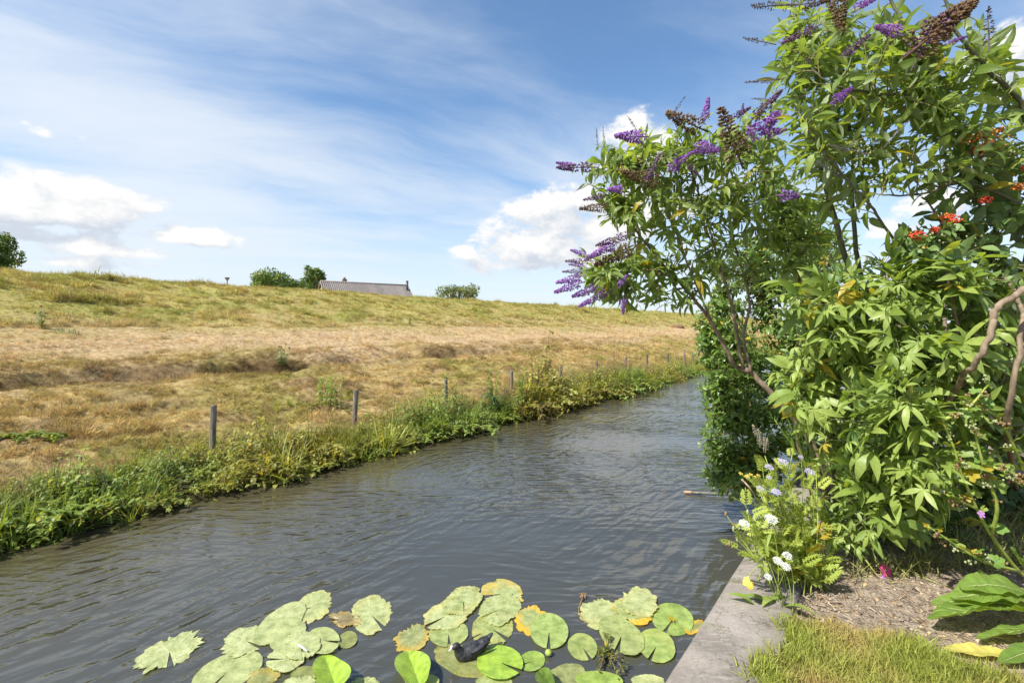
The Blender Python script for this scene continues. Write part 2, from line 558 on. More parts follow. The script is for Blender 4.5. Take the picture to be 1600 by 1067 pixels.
def tube(pts, radii, seg=6, cap=True):
    pts = np.asarray(pts, float)
    n = len(pts)
    radii = np.broadcast_to(np.asarray(radii, float), (n,))
    tan = norm(np.gradient(pts, axis=0))
    ref = np.array((0.13, 0.21, 0.97)) if abs(tan[0, 2]) < 0.9 else np.array((1.0, 0.1, 0))
    vs, fs = [], []
    x = norm(np.cross(ref, tan[0]))
    for i in range(n):
        x = norm(x - np.dot(x, tan[i]) * tan[i])
        yv = np.cross(tan[i], x)
        for j in range(seg):
            a = 2 * math.pi * j / seg
            vs.append(pts[i] + radii[i] * (math.cos(a) * x + math.sin(a) * yv))
    for i in range(n - 1):
        for j in range(seg):
            fs.append((i * seg + j, i * seg + (j + 1) % seg, (i + 1) * seg + (j + 1) % seg, (i + 1) * seg + j))
    if cap:
        fs.append(tuple(range(seg))[::-1])
        fs.append(tuple((n - 1) * seg + j for j in range(seg)))
    return T(vs, fs)


def spline(pts, k=6):
    """Catmull-Rom through control points"""
    p = np.asarray(pts, float)
    p = np.vstack((2 * p[0] - p[1], p, 2 * p[-1] - p[-2]))
    out = []
    for i in range(1, len(p) - 2):
        for t in np.linspace(0, 1, k, endpoint=False):
            a, b, c, d = p[i - 1], p[i], p[i + 1], p[i + 2]
            out.append(0.5 * (2 * b + (c - a) * t + (2 * a - 5 * b + 4 * c - d) * t * t + (3 * b - a - 3 * c + d) * t ** 3))
    out.append(p[-2])
    return np.array(out)


def box(sx, sy, sz, c=(0, 0, 0)):
    v = np.array([(x, y, z) for x in (-1, 1) for y in (-1, 1) for z in (-1, 1)], float) * np.array((sx, sy, sz)) / 2 + np.array(c)
    return T(v, [(0, 1, 3, 2), (4, 6, 7, 5), (0, 4, 5, 1), (2, 3, 7, 6), (0, 2, 6, 4), (1, 5, 7, 3)])


def ball(r, seg=8, rings=6, sc=(1, 1, 1), c=(0, 0, 0)):
    vs, fs = [(0, 0, -1)], []
    for i in range(1, rings):
        a = math.pi * i / rings - math.pi / 2
        for j in range(seg):
            b = 2 * math.pi * j / seg
            vs.append((math.cos(a) * math.cos(b), math.cos(a) * math.sin(b), math.sin(a)))
    vs.append((0, 0, 1))
    for j in range(seg):
        fs.append((0, 1 + (j + 1) % seg, 1 + j))
        fs.append((len(vs) - 1, 1 + (rings - 2) * seg + j, 1 + (rings - 2) * seg + (j + 1) % seg))
    for i in range(rings - 2):
        for j in range(seg):
            a, b = 1 + i * seg + j, 1 + i * seg + (j + 1) % seg
            fs.append((a, b, b + seg, a + seg))
    return T(np.array(vs) * r * np.array(sc) + np.array(c), fs)


def leaf(L=1.0, Wd=0.25, rows=6, fold=0.25, curl=0.3, twist=0.0, shape=0.8, wav=0.0, base=0.0, seed=0):
    """a leaf blade along +Y: three vertices a row, folded at the midrib, curling down"""
    vs, fs, lc = [], [], []
    r = np.random.default_rng(seed)
    y, z, ang = 0.0, 0.0, 0.12
    for i in range(rows + 1):
        t = i / rows
        wd = max(0.0, math.sin(math.pi * min(1, max(0.001, t ** shape)))) * Wd / 2 * L
        wd = max(wd, base * Wd * L * (1 - t), 0.002 * L)
        tw = twist * t
        for sx in (-1, 0, 1):
            xx = sx * wd * math.cos(tw)
            zz = z + abs(sx) * fold * wd + sx * wd * math.sin(tw) + (wav * wd * r.uniform(-1, 1) if sx else 0)
            vs.append((xx, y, zz))
            lc.append((sx, t, 0))
        ang -= curl / rows * 1.4
        y += L / rows * math.cos(ang)
        z += L / rows * math.sin(ang)
    for i in range(rows):
        for j in (0, 1):
            a = i * 3 + j
            fs.append((a, a + 1, a + 4, a + 3))
    return T(vs, fs, lc)


def rotz(a):
    c, s = math.cos(a), math.sin(a)
    return np.array(((c, -s, 0), (s, c, 0), (0, 0, 1)))


def rotx(a):
    c, s = math.cos(a), math.sin(a)
    return np.array(((1, 0, 0), (0, c, -s), (0, s, c)))


def roty(a):
    c, s = math.cos(a), math.sin(a)
    return np.array(((c, 0, s), (0, 1, 0), (-s, 0, c)))


def palmate(L=1.0, n=5, Wd=0.3, seed=0, pet=0.45, droop=0.5):
    r = np.random.default_rng(seed)
    parts = [tube([(0, 0, 0), (0, pet * 0.5, 0.03), (0, pet, 0.02)], 0.011, 3, False)]
    for i in range(n):
        u = (i - (n - 1) / 2) / ((n - 1) / 2)
        a = -u * math.radians(100 if n > 3 else 62) + r.normal(0, 0.1)
        s = 1 - 0.45 * u * u + r.normal(0, 0.05)
        lf = leaf(L * s, Wd * r.uniform(0.85, 1.1), 4, 0.22, droop * r.uniform(0.5, 1.3), r.normal(0, 0.2), 0.85, seed=seed + i)
        parts.append(lf.xf(rotz(a) @ rotx(r.normal(-0.1, 0.15)), (0, pet, 0.02)))
    return merge(parts)


def pinnate(L=1.0, pairs=7, ll=0.3, Wd=0.35, seed=0, lobed=False):
    r = np.random.default_rng(seed)
    pts = [(0, t * L, 0.10 * L * math.sin(t * 2.4)) for t in np.linspace(0, 1, 5)]
    parts = [tube(pts, np.linspace(0.009, 0.004, 5) * L, 3, False)]
    for i in range(pairs):
        t = 0.2 + 0.75 * i / (pairs - 1)
        s = ll * L * (0.6 + 0.6 * math.sin(math.pi * (0.15 + t * 0.8)))
        for sd in (-1, 1):
            lf = leaf(s, Wd, 3, 0.2, r.uniform(0.1, 0.5), 0, 0.8, seed=seed + i)
            A = rotz(-sd * math.radians(58 + r.normal(0, 8)))
            p = (0, t * L, 0.10 * L * math.sin(t * 2.4))
            parts.append(lf.xf(A, p))
            if lobed:
                for q in (0.45, 0.75):
                    for s2 in (-1, 1):
                        l2 = leaf(s * 0.42, 0.45, 2, 0.2, 0.2, 0, 0.8)
                        parts.append(l2.xf(A @ rotz(s2 * 0.8), np.array(p) + A @ np.array((0, s * q * 0.8, 0.0))))
    parts.append(leaf(ll * L * 0.7, Wd, 3).xf(np.eye(3), (0, L * 0.97, 0.10 * L * math.sin(2.3))))
    return merge(parts)


def lobedleaf(L=1.0, lobes=5, seed=0, pet=0.5):
    """mallow leaf: rounded lobes round a petiole"""
    r = np.random.default_rng(seed)
    parts = [tube([(0, 0, 0), (0, pet, 0.05)], 0.012, 3, False)]
    for i in range(lobes):
        a = (i - (lobes - 1) / 2) * math.radians(54)
        lf = leaf(L * 0.55 * r.uniform(0.85, 1.1), 0.75, 3, 0.12, r.uniform(0, 0.5), 0, 1.35, base=0.12)
        parts.append(lf.xf(rotz(-a), (0, pet, 0.05)))
    return merge(parts)


# leaf template sets
TL = {
    'lance': [leaf(1, 0.22 + 0.02 * i, 6, 0.3, 0.35 + 0.22 * i, 0.15 * (i - 1.5), 0.78, 0.08, seed=i) for i in range(4)],
    'privet': [leaf(1, 0.42, 3, 0.3, 0.25 + 0.15 * i, 0.1 * i, 0.85, seed=i) for i in range(3)],
    'oval': [leaf(1, 0.50 + 0.04 * i, 4, 0.22, 0.2 + 0.2 * i, 0.12 * (i - 1), 0.95, 0.1, seed=i) for i in range(3)],
    'palm': [palmate(1, 5, 0.25 + 0.03 * (i % 2), i, 0.40, 0.3 + 0.22 * i) for i in range(4)] + [palmate(1, 3, 0.28, 9, 0.3, 0.4), palmate(0.7, 5, 0.3, 12, 0.35, 0.9)],
    'long': [leaf(1, 0.13 + 0.02 * i, 6, 0.3, 0.3 + 0.3 * i, 0.3 * (i - 1), 0.8, seed=i) for i in range(3)],
    'ferny': [pinnate(1, 6, 0.36, 0.24, i, True) for i in range(3)],
    'pinn': [pinnate(1, 7, 0.34, 0.34, i) for i in range(2)],
    'lobed': [lobedleaf(1, 5, i) for i in range(3)],
    'thread': [merge([leaf(0.7, 0.03, 3, 0, 0.4).xf(rotz(a) @ rotx(b), (0, 0.12 * j, 0)) for j, (a, b) in enumerate([(-1.0, .2), (1.0, .1), (-.7, .3), (.7, -.1), (-.5, .1), (.45, .2), (0, .1)])])],
}
LW = {k: float(np.ptp(v[0].v[:, 0])) for k, v in TL.items()}

# ------------------------------------------------------------------ the land left of the canal
PN = np.array([5.9, 6.15, 6.25, 6.5, 7.0, 7.6, 9.0, 12.0, 12.6, 13.2, 15.5, 18.0, 22.0, 25.2, 27.0, 29.0, 34.0, 42.0, 60.0, 3000.0])
PZ = np.array([-0.9, -0.25, 0.05, 0.13, 0.19, 0.27, 0.50, 1.02, 1.20, 1.36, 1.66, 2.08, 3.12, 3.98, 4.14, 4.12, 3.2, 1.2, 0.4, 0.3])


def dike_z(s, n):
    s = np.asarray(s, float)
    n = np.asarray(n, float)
    wob = (fbm(s * 0.22, n * 0.15, 3, 3) - 0.5) * 1.3 * np.clip((n - 8) / 3, 0, 1) * np.clip((40 - n) / 15, 0, 1)
    scar = np.clip((n - 11) / 1.2, 0, 1) * np.clip((14.4 - n) / 1.2, 0, 1)
    wob = wob + scar * (fbm(s * 0.8, n * 0.1, 31, 3) - 0.5) * 1.1
    z = np.interp(n + wob, PN, PZ)
    brk = np.clip((fbm(s * 0.55, s * 0 + 1.0, 33, 3) - 0.27) * 4, 0, 1) * np.clip((17 - s) / 6, 0.12, 1)
    z = z - 0.22 * brk * np.clip((n + wob - 11.3) / 0.75, 0, 1) * np.clip((12.4 - n - wob) / 0.25, 0, 1)
    near = np.clip((n - 6.4) / 0.8, 0, 1) * np.clip((60 - n) / 20, 0, 1)
    low = np.clip((n - 7.0) / 1.0, 0, 1) * np.clip((13 - n) / 1.5, 0, 1)
    # small cattle terraces and hummocks on the lower slope
    ter = np.abs((n * 1.15 + 1.6 * fbm(s * 0.35, n * 0.3, 11, 3)) % 1.0 - 0.5)
    z = z + low * (0.26 * (ter - 0.25)) * np.clip(2.4 * fbm(s * 0.5, n * 0.5, 17, 2) - 0.6, 0.1, 1.5)
    z = z + near * (0.10 + 0.10 * low) * (fbm(s * 1.9, n * 2.6, 5, 4) - 0.5) + low * 0.07 * (fbm(s * 5.0, n * 6.0, 6, 2) - 0.5)
    up = np.clip((n - 17.5) / 2, 0, 1) * np.clip((34 - n) / 4, 0, 1)
    hum = fbm(s * 0.9, n * 1.4, 21, 3)
    z = z + up * 0.30 * np.clip(hum - 0.56, 0, 1)
    z = z + up * 0.10 * (fbm(s * 0.12, n * 0.05, 41, 2) - 0.5) * 2
    return z


def dike_col(s, n):
    """ground cover: dry hay below, cropped straw on the terrace, tussocky grass above"""
    s = np.asarray(s, float)
    n0 = np.asarray(n, float)
    n = n0 + (fbm(s * 0.35, np.asarray(n) * 0.5, 51, 4) - 0.5) * 6.0
    hay = np.array((0.50, 0.375, 0.165))
    green = np.array((0.33, 0.295, 0.085))
    brown = np.array((0.33, 0.23, 0.115))
    straw = np.array((0.56, 0.42, 0.25))
    upper = np.array((0.44, 0.385, 0.135))
    upgr = np.array((0.34, 0.335, 0.095))
    a = fbm(s * 0.5, n * 0.8, 61, 4)[..., None]
    b = fbm(s * 1.4, n * 1.8, 71, 3)[..., None]
    c_low = hay * (1 - np.clip((a - 0.48) * 4.5, 0, 0.75)) + green * np.clip((a - 0.48) * 4.5, 0, 0.75)
    br = np.clip((b - 0.52) * 4, 0, 0.75)
    c_low = c_low * (1 - br) + brown * br
    c_mid = straw * (0.86 + 0.28 * b)
    c_up = upper * (1 - np.clip((a - 0.42) * 4, 0, 1)) + upgr * np.clip((a - 0.42) * 4, 0, 1)
    st = np.clip((b - 0.5) * 3, 0, 0.7)
    c_up = c_up * (1 - st) + np.array((0.46, 0.36, 0.15)) * st
    t1 = np.clip((n - 11.8) / 2.0, 0, 1)[..., None]
    t2 = np.clip((n - 15.2) / 5.5, 0, 1)[..., None]
    c = c_low * (1 - t1) + c_mid * t1
    c = c * (1 - t2) + c_up * t2
    # darker brown band along the broken lip of the terrace
    nn = n0
    mud = np.clip((7.6 - n0) / 0.9, 0, 1)[..., None]
    c = c * (1 - mud) + np.array((0.085, 0.078, 0.035)) * mud
    sc_ = np.exp(-((nn - 12.25) / 0.50) ** 2) * np.clip((fbm(s * 0.55, s * 0 + 1.0, 33, 3) - 0.27) * 4, 0, 1) * np.clip((17 - s) / 6, 0.12, 1) * (0.55 + 0.5 * fbm(s * 2.2, n0 * 2.5, 37, 3))
    return c * (1 - sc_[..., None]) + np.array((0.135, 0.082, 0.040)) * sc_[..., None]


sv = np.concatenate((np.array([-3000, -600, -150, -60, -25]), np.arange(-12, 32, 0.11), np.arange(32, 90, 0.5), np.arange(90, 420, 6), np.array([600, 1200, 3500])))
nv_ = np.concatenate((np.arange(5.9, 7.5, 0.1), np.arange(7.5, 14, 0.075), np.arange(14, 28.5, 0.16), np.arange(28.5, 62, 1.5), np.array([75, 110, 200, 500, 1200, 3000])))
SG, NG = np.meshgrid(sv, nv_, indexing='ij')
edge = (fbm(SG * 0.9, SG * 0 + 2.0, 81, 3) - 0.5) * 0.35 * np.clip((7.4 - NG) / 1.2, 0, 1)
XG, YG = SN(SG, NG + edge)
ZG = dike_z(SG, NG)
CG = dike_col(SG, NG)


def grid_mesh(X, Y, Z, name, mat, col=None):
    a, b = X.shape
    v = np.stack((X, Y, Z), -1).reshape(-1, 3).astype(np.float32)
    i = np.arange(a * b).reshape(a, b)
    q = np.stack((i[:-1, :-1], i[1:, :-1], i[1:, 1:], i[:-1, 1:]), -1).reshape(-1, 4)
    me = bpy.data.meshes.new(name)
    me.vertices.add(len(v))
    me.vertices.foreach_set('co', v.ravel())
    me.loops.add(q.size)
    me.loops.foreach_set('vertex_index', q.ravel().astype(np.int32))
    me.polygons.add(len(q))
    me.polygons.foreach_set('loop_start', (np.arange(len(q)) * 4).astype(np.int32))
    me.polygons.foreach_set('use_smooth', np.full(len(q), True))
    if col is not None:
        at = me.attributes.new('cover', 'FLOAT_COLOR', 'POINT')
        at.data.foreach_set('color', np.concatenate((col.reshape(-1, 3), np.ones((len(v), 1))), 1).astype(np.float32).ravel())
    me.materials.append(mat)
    me.update(calc_edges=True)
    return me


mt, k, out = material('dry dike turf')
pos = k.new('ShaderNodeTexCoord').outputs['Object']
cov = k.attr('cover').outputs['Color']
n1 = k.noise(pos, 9.0, 8, 0.7)
n2 = k.noise(k.vm('MULTIPLY', pos, (1, 1, 1)), 45.0, 5, 0.7)
colr = k.mix(1.0, cov, k.mix(k.step(n1, 0.3, 0.7), (0.46, 0.43, 0.40), (1.12, 1.12, 1.12)), 'MULTIPLY')
colr = k.mix(1.0, colr, k.mix(n2, (0.6, 0.6, 0.6), (1.35, 1.35, 1.35)), 'MULTIPLY')
k.put(out.inputs[0], k.prin(colr, 0.95, 0.1, k.bump(k.m('ADD', n1, k.m('MULTIPLY', n2, 0.5)), 0.9, 0.06)))
M['turf'] = mt
dike = link('dike', grid_mesh(XG, YG, ZG, 'dike', M['turf'], CG))
tag(dike, 'long grassy dike of sun-bleached turf sloping up beyond the canal', 'dike', kind='structure')


def hit(px, py):
    """where the view through a photo pixel meets the dike"""
    t = np.concatenate((np.arange(5, 40, 0.03), np.arange(40, 140, 0.2)))
    p = np.stack([W(px, py, d) for d in t])
    s, n = to_sn(p[:, 0], p[:, 1])
    z = dike_z(s, n)
    ok = np.where((p[:, 2] <= z) & (n > 6.3))[0]
    i = ok[0] if len(ok) else len(t) - 1
    return np.array((p[i, 0], p[i, 1], z[i]))


# ------------------------------------------------------------------ canal bed, water, garden
def sheet(s0, s1, n0, n1, z, name, mat, ns=2, nn=2):
    S, N_ = np.meshgrid(np.linspace(s0, s1, ns), np.linspace(n0, n1, nn), indexing='ij')
    X, Y = SN(S, N_)
    return grid_mesh(X, Y, X * 0 + z, name, mat)


M['mud'] = simple_mat('canal mud', (0.03, 0.028, 0.018), (0.06, 0.055, 0.035), 2, 0.9, 0.1)
tag(link('canal_bed', sheet(-400, 700, 0.3, 6.4, -0.8, 'canal_bed', M['mud'])), 'dark muddy bed under the canal water', 'canal bed', kind='structure')

mt, k, out = material('canal water')
pos = k.new('ShaderNodeTexCoord').outputs['Object']
wx, wy, wz = k.sep(pos)
bend = k.m('MULTIPLY', k.noise(pos, 0.7, 2, 0.5), 1.1)
wa = k.comb(k.m('MULTIPLY', wx, 3.6), k.m('ADD', k.m('MULTIPLY', wy, 12.0), k.m('MULTIPLY', bend, 2.5)), 0.0)
tb1 = k.m('ADD', k.m('MULTIPLY', wx, 0.62), k.m('MULTIPLY', wy, 0.78))
tb2 = k.m('SUBTRACT', k.m('MULTIPLY', wx, 0.78), k.m('MULTIPLY', wy, 0.62))
wb = k.comb(k.m('MULTIPLY', tb1, 3.6), k.m('ADD', k.m('MULTIPLY', tb2, 9.5), k.m('MULTIPLY', bend, 2.0)), 5.0)
ra = k.noise(wa, 1.0, 1, 0.4, 0.3)
rb = k.noise(wb, 1.0, 1, 0.4, 0.3)
r2 = k.noise(wa, 3.1, 2, 0.5, 0.3)
r3 = k.noise(pos, 1.1, 2, 0.5)
ma = k.step(k.noise(pos, 0.45, 2, 0.5), 0.38, 0.60)
calm = k.step(k.noise(k.vm('ADD', pos, (11.0, 3.0, 0.0)), 0.5, 2, 0.5), 0.34, 0.58, 0.25, 1.0)
hgt = k.m('ADD', k.m('MULTIPLY', ra, k.m('ADD', k.m('MULTIPLY', ma, 0.8), 0.2)), k.m('MULTIPLY', rb, k.m('SUBTRACT', 1.1, ma)))
hgt = k.m('ADD', hgt, k.m('MULTIPLY', r2, 0.09))
hgt = k.m('MULTIPLY', hgt, calm)
hgt = k.m('ADD', hgt, k.m('MULTIPLY', r3, 0.35))
nrm = k.bump(hgt, 1.0, 0.034)
fr = k.new('ShaderNodeFresnel')
fr.inputs[0].default_value = 1.58
k.put(fr.inputs['Normal'], nrm)
gl = k.new('ShaderNodeBsdfGlossy')
gl.inputs['Roughness'].default_value = 0.02
gl.inputs['Color'].default_value = (0.95, 0.95, 0.95, 1)
k.put(gl.inputs['Normal'], nrm)
df = k.new('ShaderNodeBsdfDiffuse')
bank_refl = k.step(k.m('ADD', k.m('MULTIPLY', wx, float(DN[0])), k.m('MULTIPLY', wy, float(DN[1]))), 3.4, 6.0)  # olive reflection of the far bank, painted into the water colour
k.put(df.inputs[0], k.mix(bank_refl, k.mix(k.noise(pos, 0.8, 3, 0.5), (0.058, 0.059, 0.051), (0.074, 0.075, 0.064)), (0.080, 0.070, 0.040)))
tp = k.new('ShaderNodeBsdfTransparent')
tp.inputs[0].default_value = (0.62, 0.60, 0.42, 1)
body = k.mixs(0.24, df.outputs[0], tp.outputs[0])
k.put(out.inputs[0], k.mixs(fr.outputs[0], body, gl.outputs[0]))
M['water'] = mt
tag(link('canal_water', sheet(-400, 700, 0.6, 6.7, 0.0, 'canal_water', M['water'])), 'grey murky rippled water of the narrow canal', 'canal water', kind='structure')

# garden ground: bare crumbly soil, one sheet reaching far to the right
GZ = 0.345


def lawn_edge(x):
    return np.interp(x, [0, 1.43, 1.79, 1.9, 2.08, 2.16, 2.4, 2.9, 6], [2.78, 2.72, 2.74, 2.6, 2.54, 2.38, 2.24, 2.1, 2.0])


gs = np.concatenate(([-3000, -300, -40, -8], np.arange(-3, 7, 0.06), np.arange(7, 30, 1.0), [60, 200, 600, 3500]))
gn = np.concatenate(([-3000, -600, -100, -20, -9], np.arange(-5, 0.44, 0.06), [0.47]))
S_, N_ = np.meshgrid(gs, gn, indexing='ij')
X_, Y_ = SN(S_, N_)
nearg = np.clip((0.5 - N_) / 0.3, 0, 1) * (np.abs(N_) < 8) * (np.abs(S_) < 20)
Z_ = GZ + nearg * (0.05 * (fbm(S_ * 2.5, N_ * 2.5, 91, 4) - 0.4)) + nearg * 0.12 * np.clip((S_ - 3.2) / 2, 0, 1) - 0.012 * (1 - nearg)
lawnm = np.clip((lawn_edge(X_) - Y_) / 0.25 + 0.5 + (fbm(S_ * 3, N_ * 3, 95, 3) - 0.5), 0, 1)[..., None]
soil = np.array((0.31, 0.255, 0.205))
turfc = np.array((0.20, 0.165, 0.075))
GC = soil * (1 - lawnm) + turfc * lawnm
mt, k, out = material('garden soil')
pos = k.new('ShaderNodeTexCoord').outputs['Object']
cov = k.attr('cover').outputs['Color']
n1 = k.noise(pos, 22.0, 8, 0.72)
n2 = k.voro(pos, 75.0)
colr = k.mix(1.0, cov, k.mix(k.step(n1, 0.3, 0.7), (0.5, 0.48, 0.46), (1.35, 1.33, 1.3)), 'MULTIPLY')
k.put(out.inputs[0], k.prin(colr, 0.95, 0.1, k.bump(k.m('ADD', n1, k.m('MULTIPLY', n2, 0.6)), 1.0, 0.02)))
M['soil'] = mt
tag(link('garden_soil', grid_mesh(X_, Y_, Z_, 'garden_soil', M['soil'], GC)), 'bare crumbly garden soil behind the concrete edge', 'garden soil', kind='structure')


def garden_z(x, y):
    s, n = to_sn(x, y)
    ng = np.clip((0.5 - n) / 0.3, 0, 1)
    return GZ + ng * (0.05 * (fbm(s * 2.5, n * 2.5, 91, 4) - 0.4)) + ng * 0.12 * np.clip((s - 3.2) / 2, 0, 1)


# concrete edge of the canal
mt, k, out = material('weathered concrete')
pos = k.new('ShaderNodeTexCoord').outputs['Object']
n1 = k.noise(pos, 3.5, 7, 0.65)
n2 = k.noise(pos, 60.0, 6, 0.75)
n3 = k.noise(k.vm('MULTIPLY', pos, (0.35, 2.2, 1.0)), 16.0, 5, 0.7)
pit = k.step(k.voro(pos, 26.0), 0.10, 0.05)
colr = k.mix(k.step(n1, 0.3, 0.7), (0.165, 0.145, 0.128), (0.30, 0.268, 0.24))
colr = k.mix(k.m('MULTIPLY', k.step(n3, 0.5, 0.72), 0.55), colr, (0.40, 0.36, 0.325))
colr = k.mix(1.0, colr, k.mix(n2, (0.6, 0.6, 0.6), (1.4, 1.4, 1.4)), 'MULTIPLY')
colr = k.mix(k.m('MULTIPLY', pit, 0.5), colr, (0.10, 0.09, 0.08))
moss = k.step(k.m('ADD', k.noise(pos, 7.0, 6, 0.7), k.m('MULTIPLY', k.noise(pos, 1.6, 2, 0.5), 0.5)), 0.84, 0.98)
colr = k.mix(k.m('MULTIPLY', moss, 0.7), colr, (0.115, 0.115, 0.055))
crack = k.step(k.m('ABSOLUTE', k.m('SUBTRACT', k.noise(pos, 2.3, 6, 0.6), 0.5)), 0.006, 0.001)
colr = k.mix(k.m('MULTIPLY', crack, 0.6), colr, (0.07, 0.06, 0.05))
k.put(out.inputs[0], k.prin(colr, 0.9, 0.2, k.bump(k.m('SUBTRACT', k.m('ADD', n2, n1), pit), 0.5, 0.008)))
M['concrete'] = mt
ks = np.arange(-3, 14.01, 0.05)
prof = [(0.43, -0.85), (0.43, 0.355), (0.445, 0.368), (0.62, 0.372), (0.80, 0.368), (0.817, 0.352), (0.82, 0.34), (0.82, -0.85)]
KS, KJ = np.meshgrid(ks, np.arange(len(prof)), indexing='ij')
KN = np.array([p[0] for p in prof])[KJ] + 0.006 * (fbm(KS * 4, KJ * 3.0, 5, 3) - 0.5)
KZ = np.array([p[1] for p in prof])[KJ] + 0.006 * (fbm(KS * 3, KJ * 2.0, 9, 3) - 0.5)
KX, KY = SN(KS, KN)
q = link('canal_edging', grid_mesh(KX, KY, KZ, 'canal_edging', M['concrete']))
tag(q, 'weathered pale concrete coping along the garden side of the canal', 'edging', kind='thing')


# ------------------------------------------------------------------ instanced ground cover (stuff)
def instancer(name, pts, rot, scl, idx, tint, temps, label, cat):
    """points that each carry one small plant from the templates (geometry nodes)"""
    col = bpy.data.collections.new(name + ' kinds')
    for i, (t, mats) in enumerate(temps):
        o = bpy.data.objects.new('%s_kind_%02d' % (name, i), mesh_of(t, name + '_kind', mats))
        col.objects.link(o)
    me = bpy.data.meshes.new(name)
    n = len(pts)
    me.vertices.add(n)
    me.vertices.foreach_set('co', pts.astype(np.float32).ravel())
    a = me.attributes.new('rot', 'FLOAT_VECTOR', 'POINT')
    a.data.foreach_set('vector', rot.astype(np.float32).ravel())
    a = me.attributes.new('scl', 'FLOAT_VECTOR', 'POINT')
    a.data.foreach_set('vector', scl.astype(np.float32).ravel())
    a = me.attributes.new('idx', 'INT', 'POINT')
    a.data.foreach_set('value', idx.astype(np.int32))
    a = me.attributes.new('tint', 'FLOAT_COLOR', 'POINT')
    a.data.foreach_set('color', np.concatenate((tint, np.ones((n, 1))), 1).astype(np.float32).ravel())
    o = link(name, me)
    tag(o, label, cat, kind='stuff')
    g = bpy.data.node_groups.new(name, 'GeometryNodeTree')
    g.interface.new_socket('Geometry', in_out='INPUT', socket_type='NodeSocketGeometry')
    g.interface.new_socket('Geometry', in_out='OUTPUT', socket_type='NodeSocketGeometry')
    gi, go = g.nodes.new('NodeGroupInput'), g.nodes.new('NodeGroupOutput')
    ci = g.nodes.new('GeometryNodeCollectionInfo')
    ci.inputs[0].default_value = col
    ci.inputs[1].default_value = True
    ci.inputs[2].default_value = True
    ip = g.nodes.new('GeometryNodeInstanceOnPoints')

    def na(nm, typ):
        x = g.nodes.new('GeometryNodeInputNamedAttribute')
        x.data_type = typ
        x.inputs[0].default_value = nm
        return x.outputs[0]
    g.links.new(gi.outputs[0], ip.inputs['Points'])
    g.links.new(ci.outputs[0], ip.inputs['Instance'])
    ip.inputs['Pick Instance'].default_value = True
    g.links.new(na('idx', 'INT'), ip.inputs['Instance Index'])
    g.links.new(na('rot', 'FLOAT_VECTOR'), ip.inputs['Rotation'])
    g.links.new(na('scl', 'FLOAT_VECTOR'), ip.inputs['Scale'])
    g.links.new(ip.outputs[0], go.inputs[0])
    md = o.modifiers.new('plants', 'NODES')
    md.node_group = g
    return o


def tuft(n=22, h=1.0, spread=0.5, wd=0.03, lean=0.5, seed=0, rows=3):
    r = np.random.default_rng(seed)
    parts = []
    for i in range(n):
        L = h * r.uniform(0.45, 1.1)
        a = r.uniform(0, 2 * math.pi)
        tilt = abs(r.normal(0, lean))
        b = leaf(L, wd / L * r.uniform(0.7, 1.4), rows, 0.3, r.uniform(0.1, 1.1), 0, 0.45)
        b.lc[:, 2] = r.uniform()
        A = rotz(a) @ rotx(math.pi / 2 - tilt)
        rr = spread * math.sqrt(r.uniform())
        aa = r.uniform(0, 2 * math.pi)
        parts.append(b.xf(A, (rr * math.cos(aa), rr * math.sin(aa), -0.02)))
    return merge(parts)


def scatter(n, s0, s1, n0, n1, pw=1.0):
    s = s0 + (s1 - s0) * rng.uniform(size=n) ** pw
    return s, rng.uniform(n0, n1, n)


def rots(n, tilt=0.15):
    return np.stack((rng.normal(0, tilt, n), rng.normal(0, tilt, n), rng.uniform(0, 6.283, n)), 1)


# dry grass over the dike
tufts = [tuft(26, 1.0, 0.55, 0.055, 0.75, i) for i in range(3)] + [tuft(16, 1.0, 0.45, 0.05, 1.2, 10 + i) for i in range(2)] + [tuft(9, 1.25, 0.3, 0.035, 0.5, 20)]
sets = []
for (cnt, s0, s1, n0, n1, pw, h0, h1) in (
        (46000, 0.2, 24, 7.0, 13.3, 1.25, 0.05, 0.095), (9000, 20, 70, 7.0, 13.4, 1.3, 0.11, 0.17),
        (17000, 0.5, 34, 13.0, 18.6, 1.3, 0.045, 0.075), (5000, 30, 90, 13, 18.6, 1.2, 0.09, 0.13),
        (36000, 0.5, 42, 17.6, 28.5, 1.25, 0.08, 0.17), (11000, 40, 130, 17.6, 28.5, 1.2, 0.16, 0.26)):
    s, n = scatter(cnt, s0, s1, n0, n1, pw)
    hs = rng.uniform(h0, h1, cnt) * (0.65 + 0.8 * fbm(s * 1.3, n * 1.6, 101, 3))
    if n0 > 16:
        hs *= 0.6 + 1.0 * np.clip(fbm(s * 0.9, n * 1.4, 21, 3) - 0.36, 0, 1) * 2
    ti = rng.choice(6, cnt, p=[.24, .24, .22, .14, .12, .04] if n0 > 16 else [.2, .2, .2, .19, .19, .02])
    sets.append((s, n, hs, ti))
s = np.concatenate([a[0] for a in sets])
n = np.concatenate([a[1] for a in sets])
hs = np.concatenate([a[2] for a in sets])
ti = np.concatenate([a[3] for a in sets])
x, y = SN(s, n)
cl = fbm(s * 3.2, n * 4.2, 161, 3)
kp = (cl > 0.40 + 0.10 * rng.uniform(size=len(s))) | ((n > 13.2) & (n < 17.5)) | (rng.uniform(size=len(s)) < 0.25)
s, n, hs, ti, cl, x, y = s[kp], n[kp], hs[kp], ti[kp], cl[kp], x[kp], y[kp]
hs = hs * (0.7 + 0.9 * np.clip((cl - 0.4) * 3, 0, 1))
tint = dike_col(s, n) * (0.62 + 0.9 * rng.uniform(size=(len(s), 1)) ** 1.3) * (1 + rng.normal(0, 0.06, (len(s), 3)))
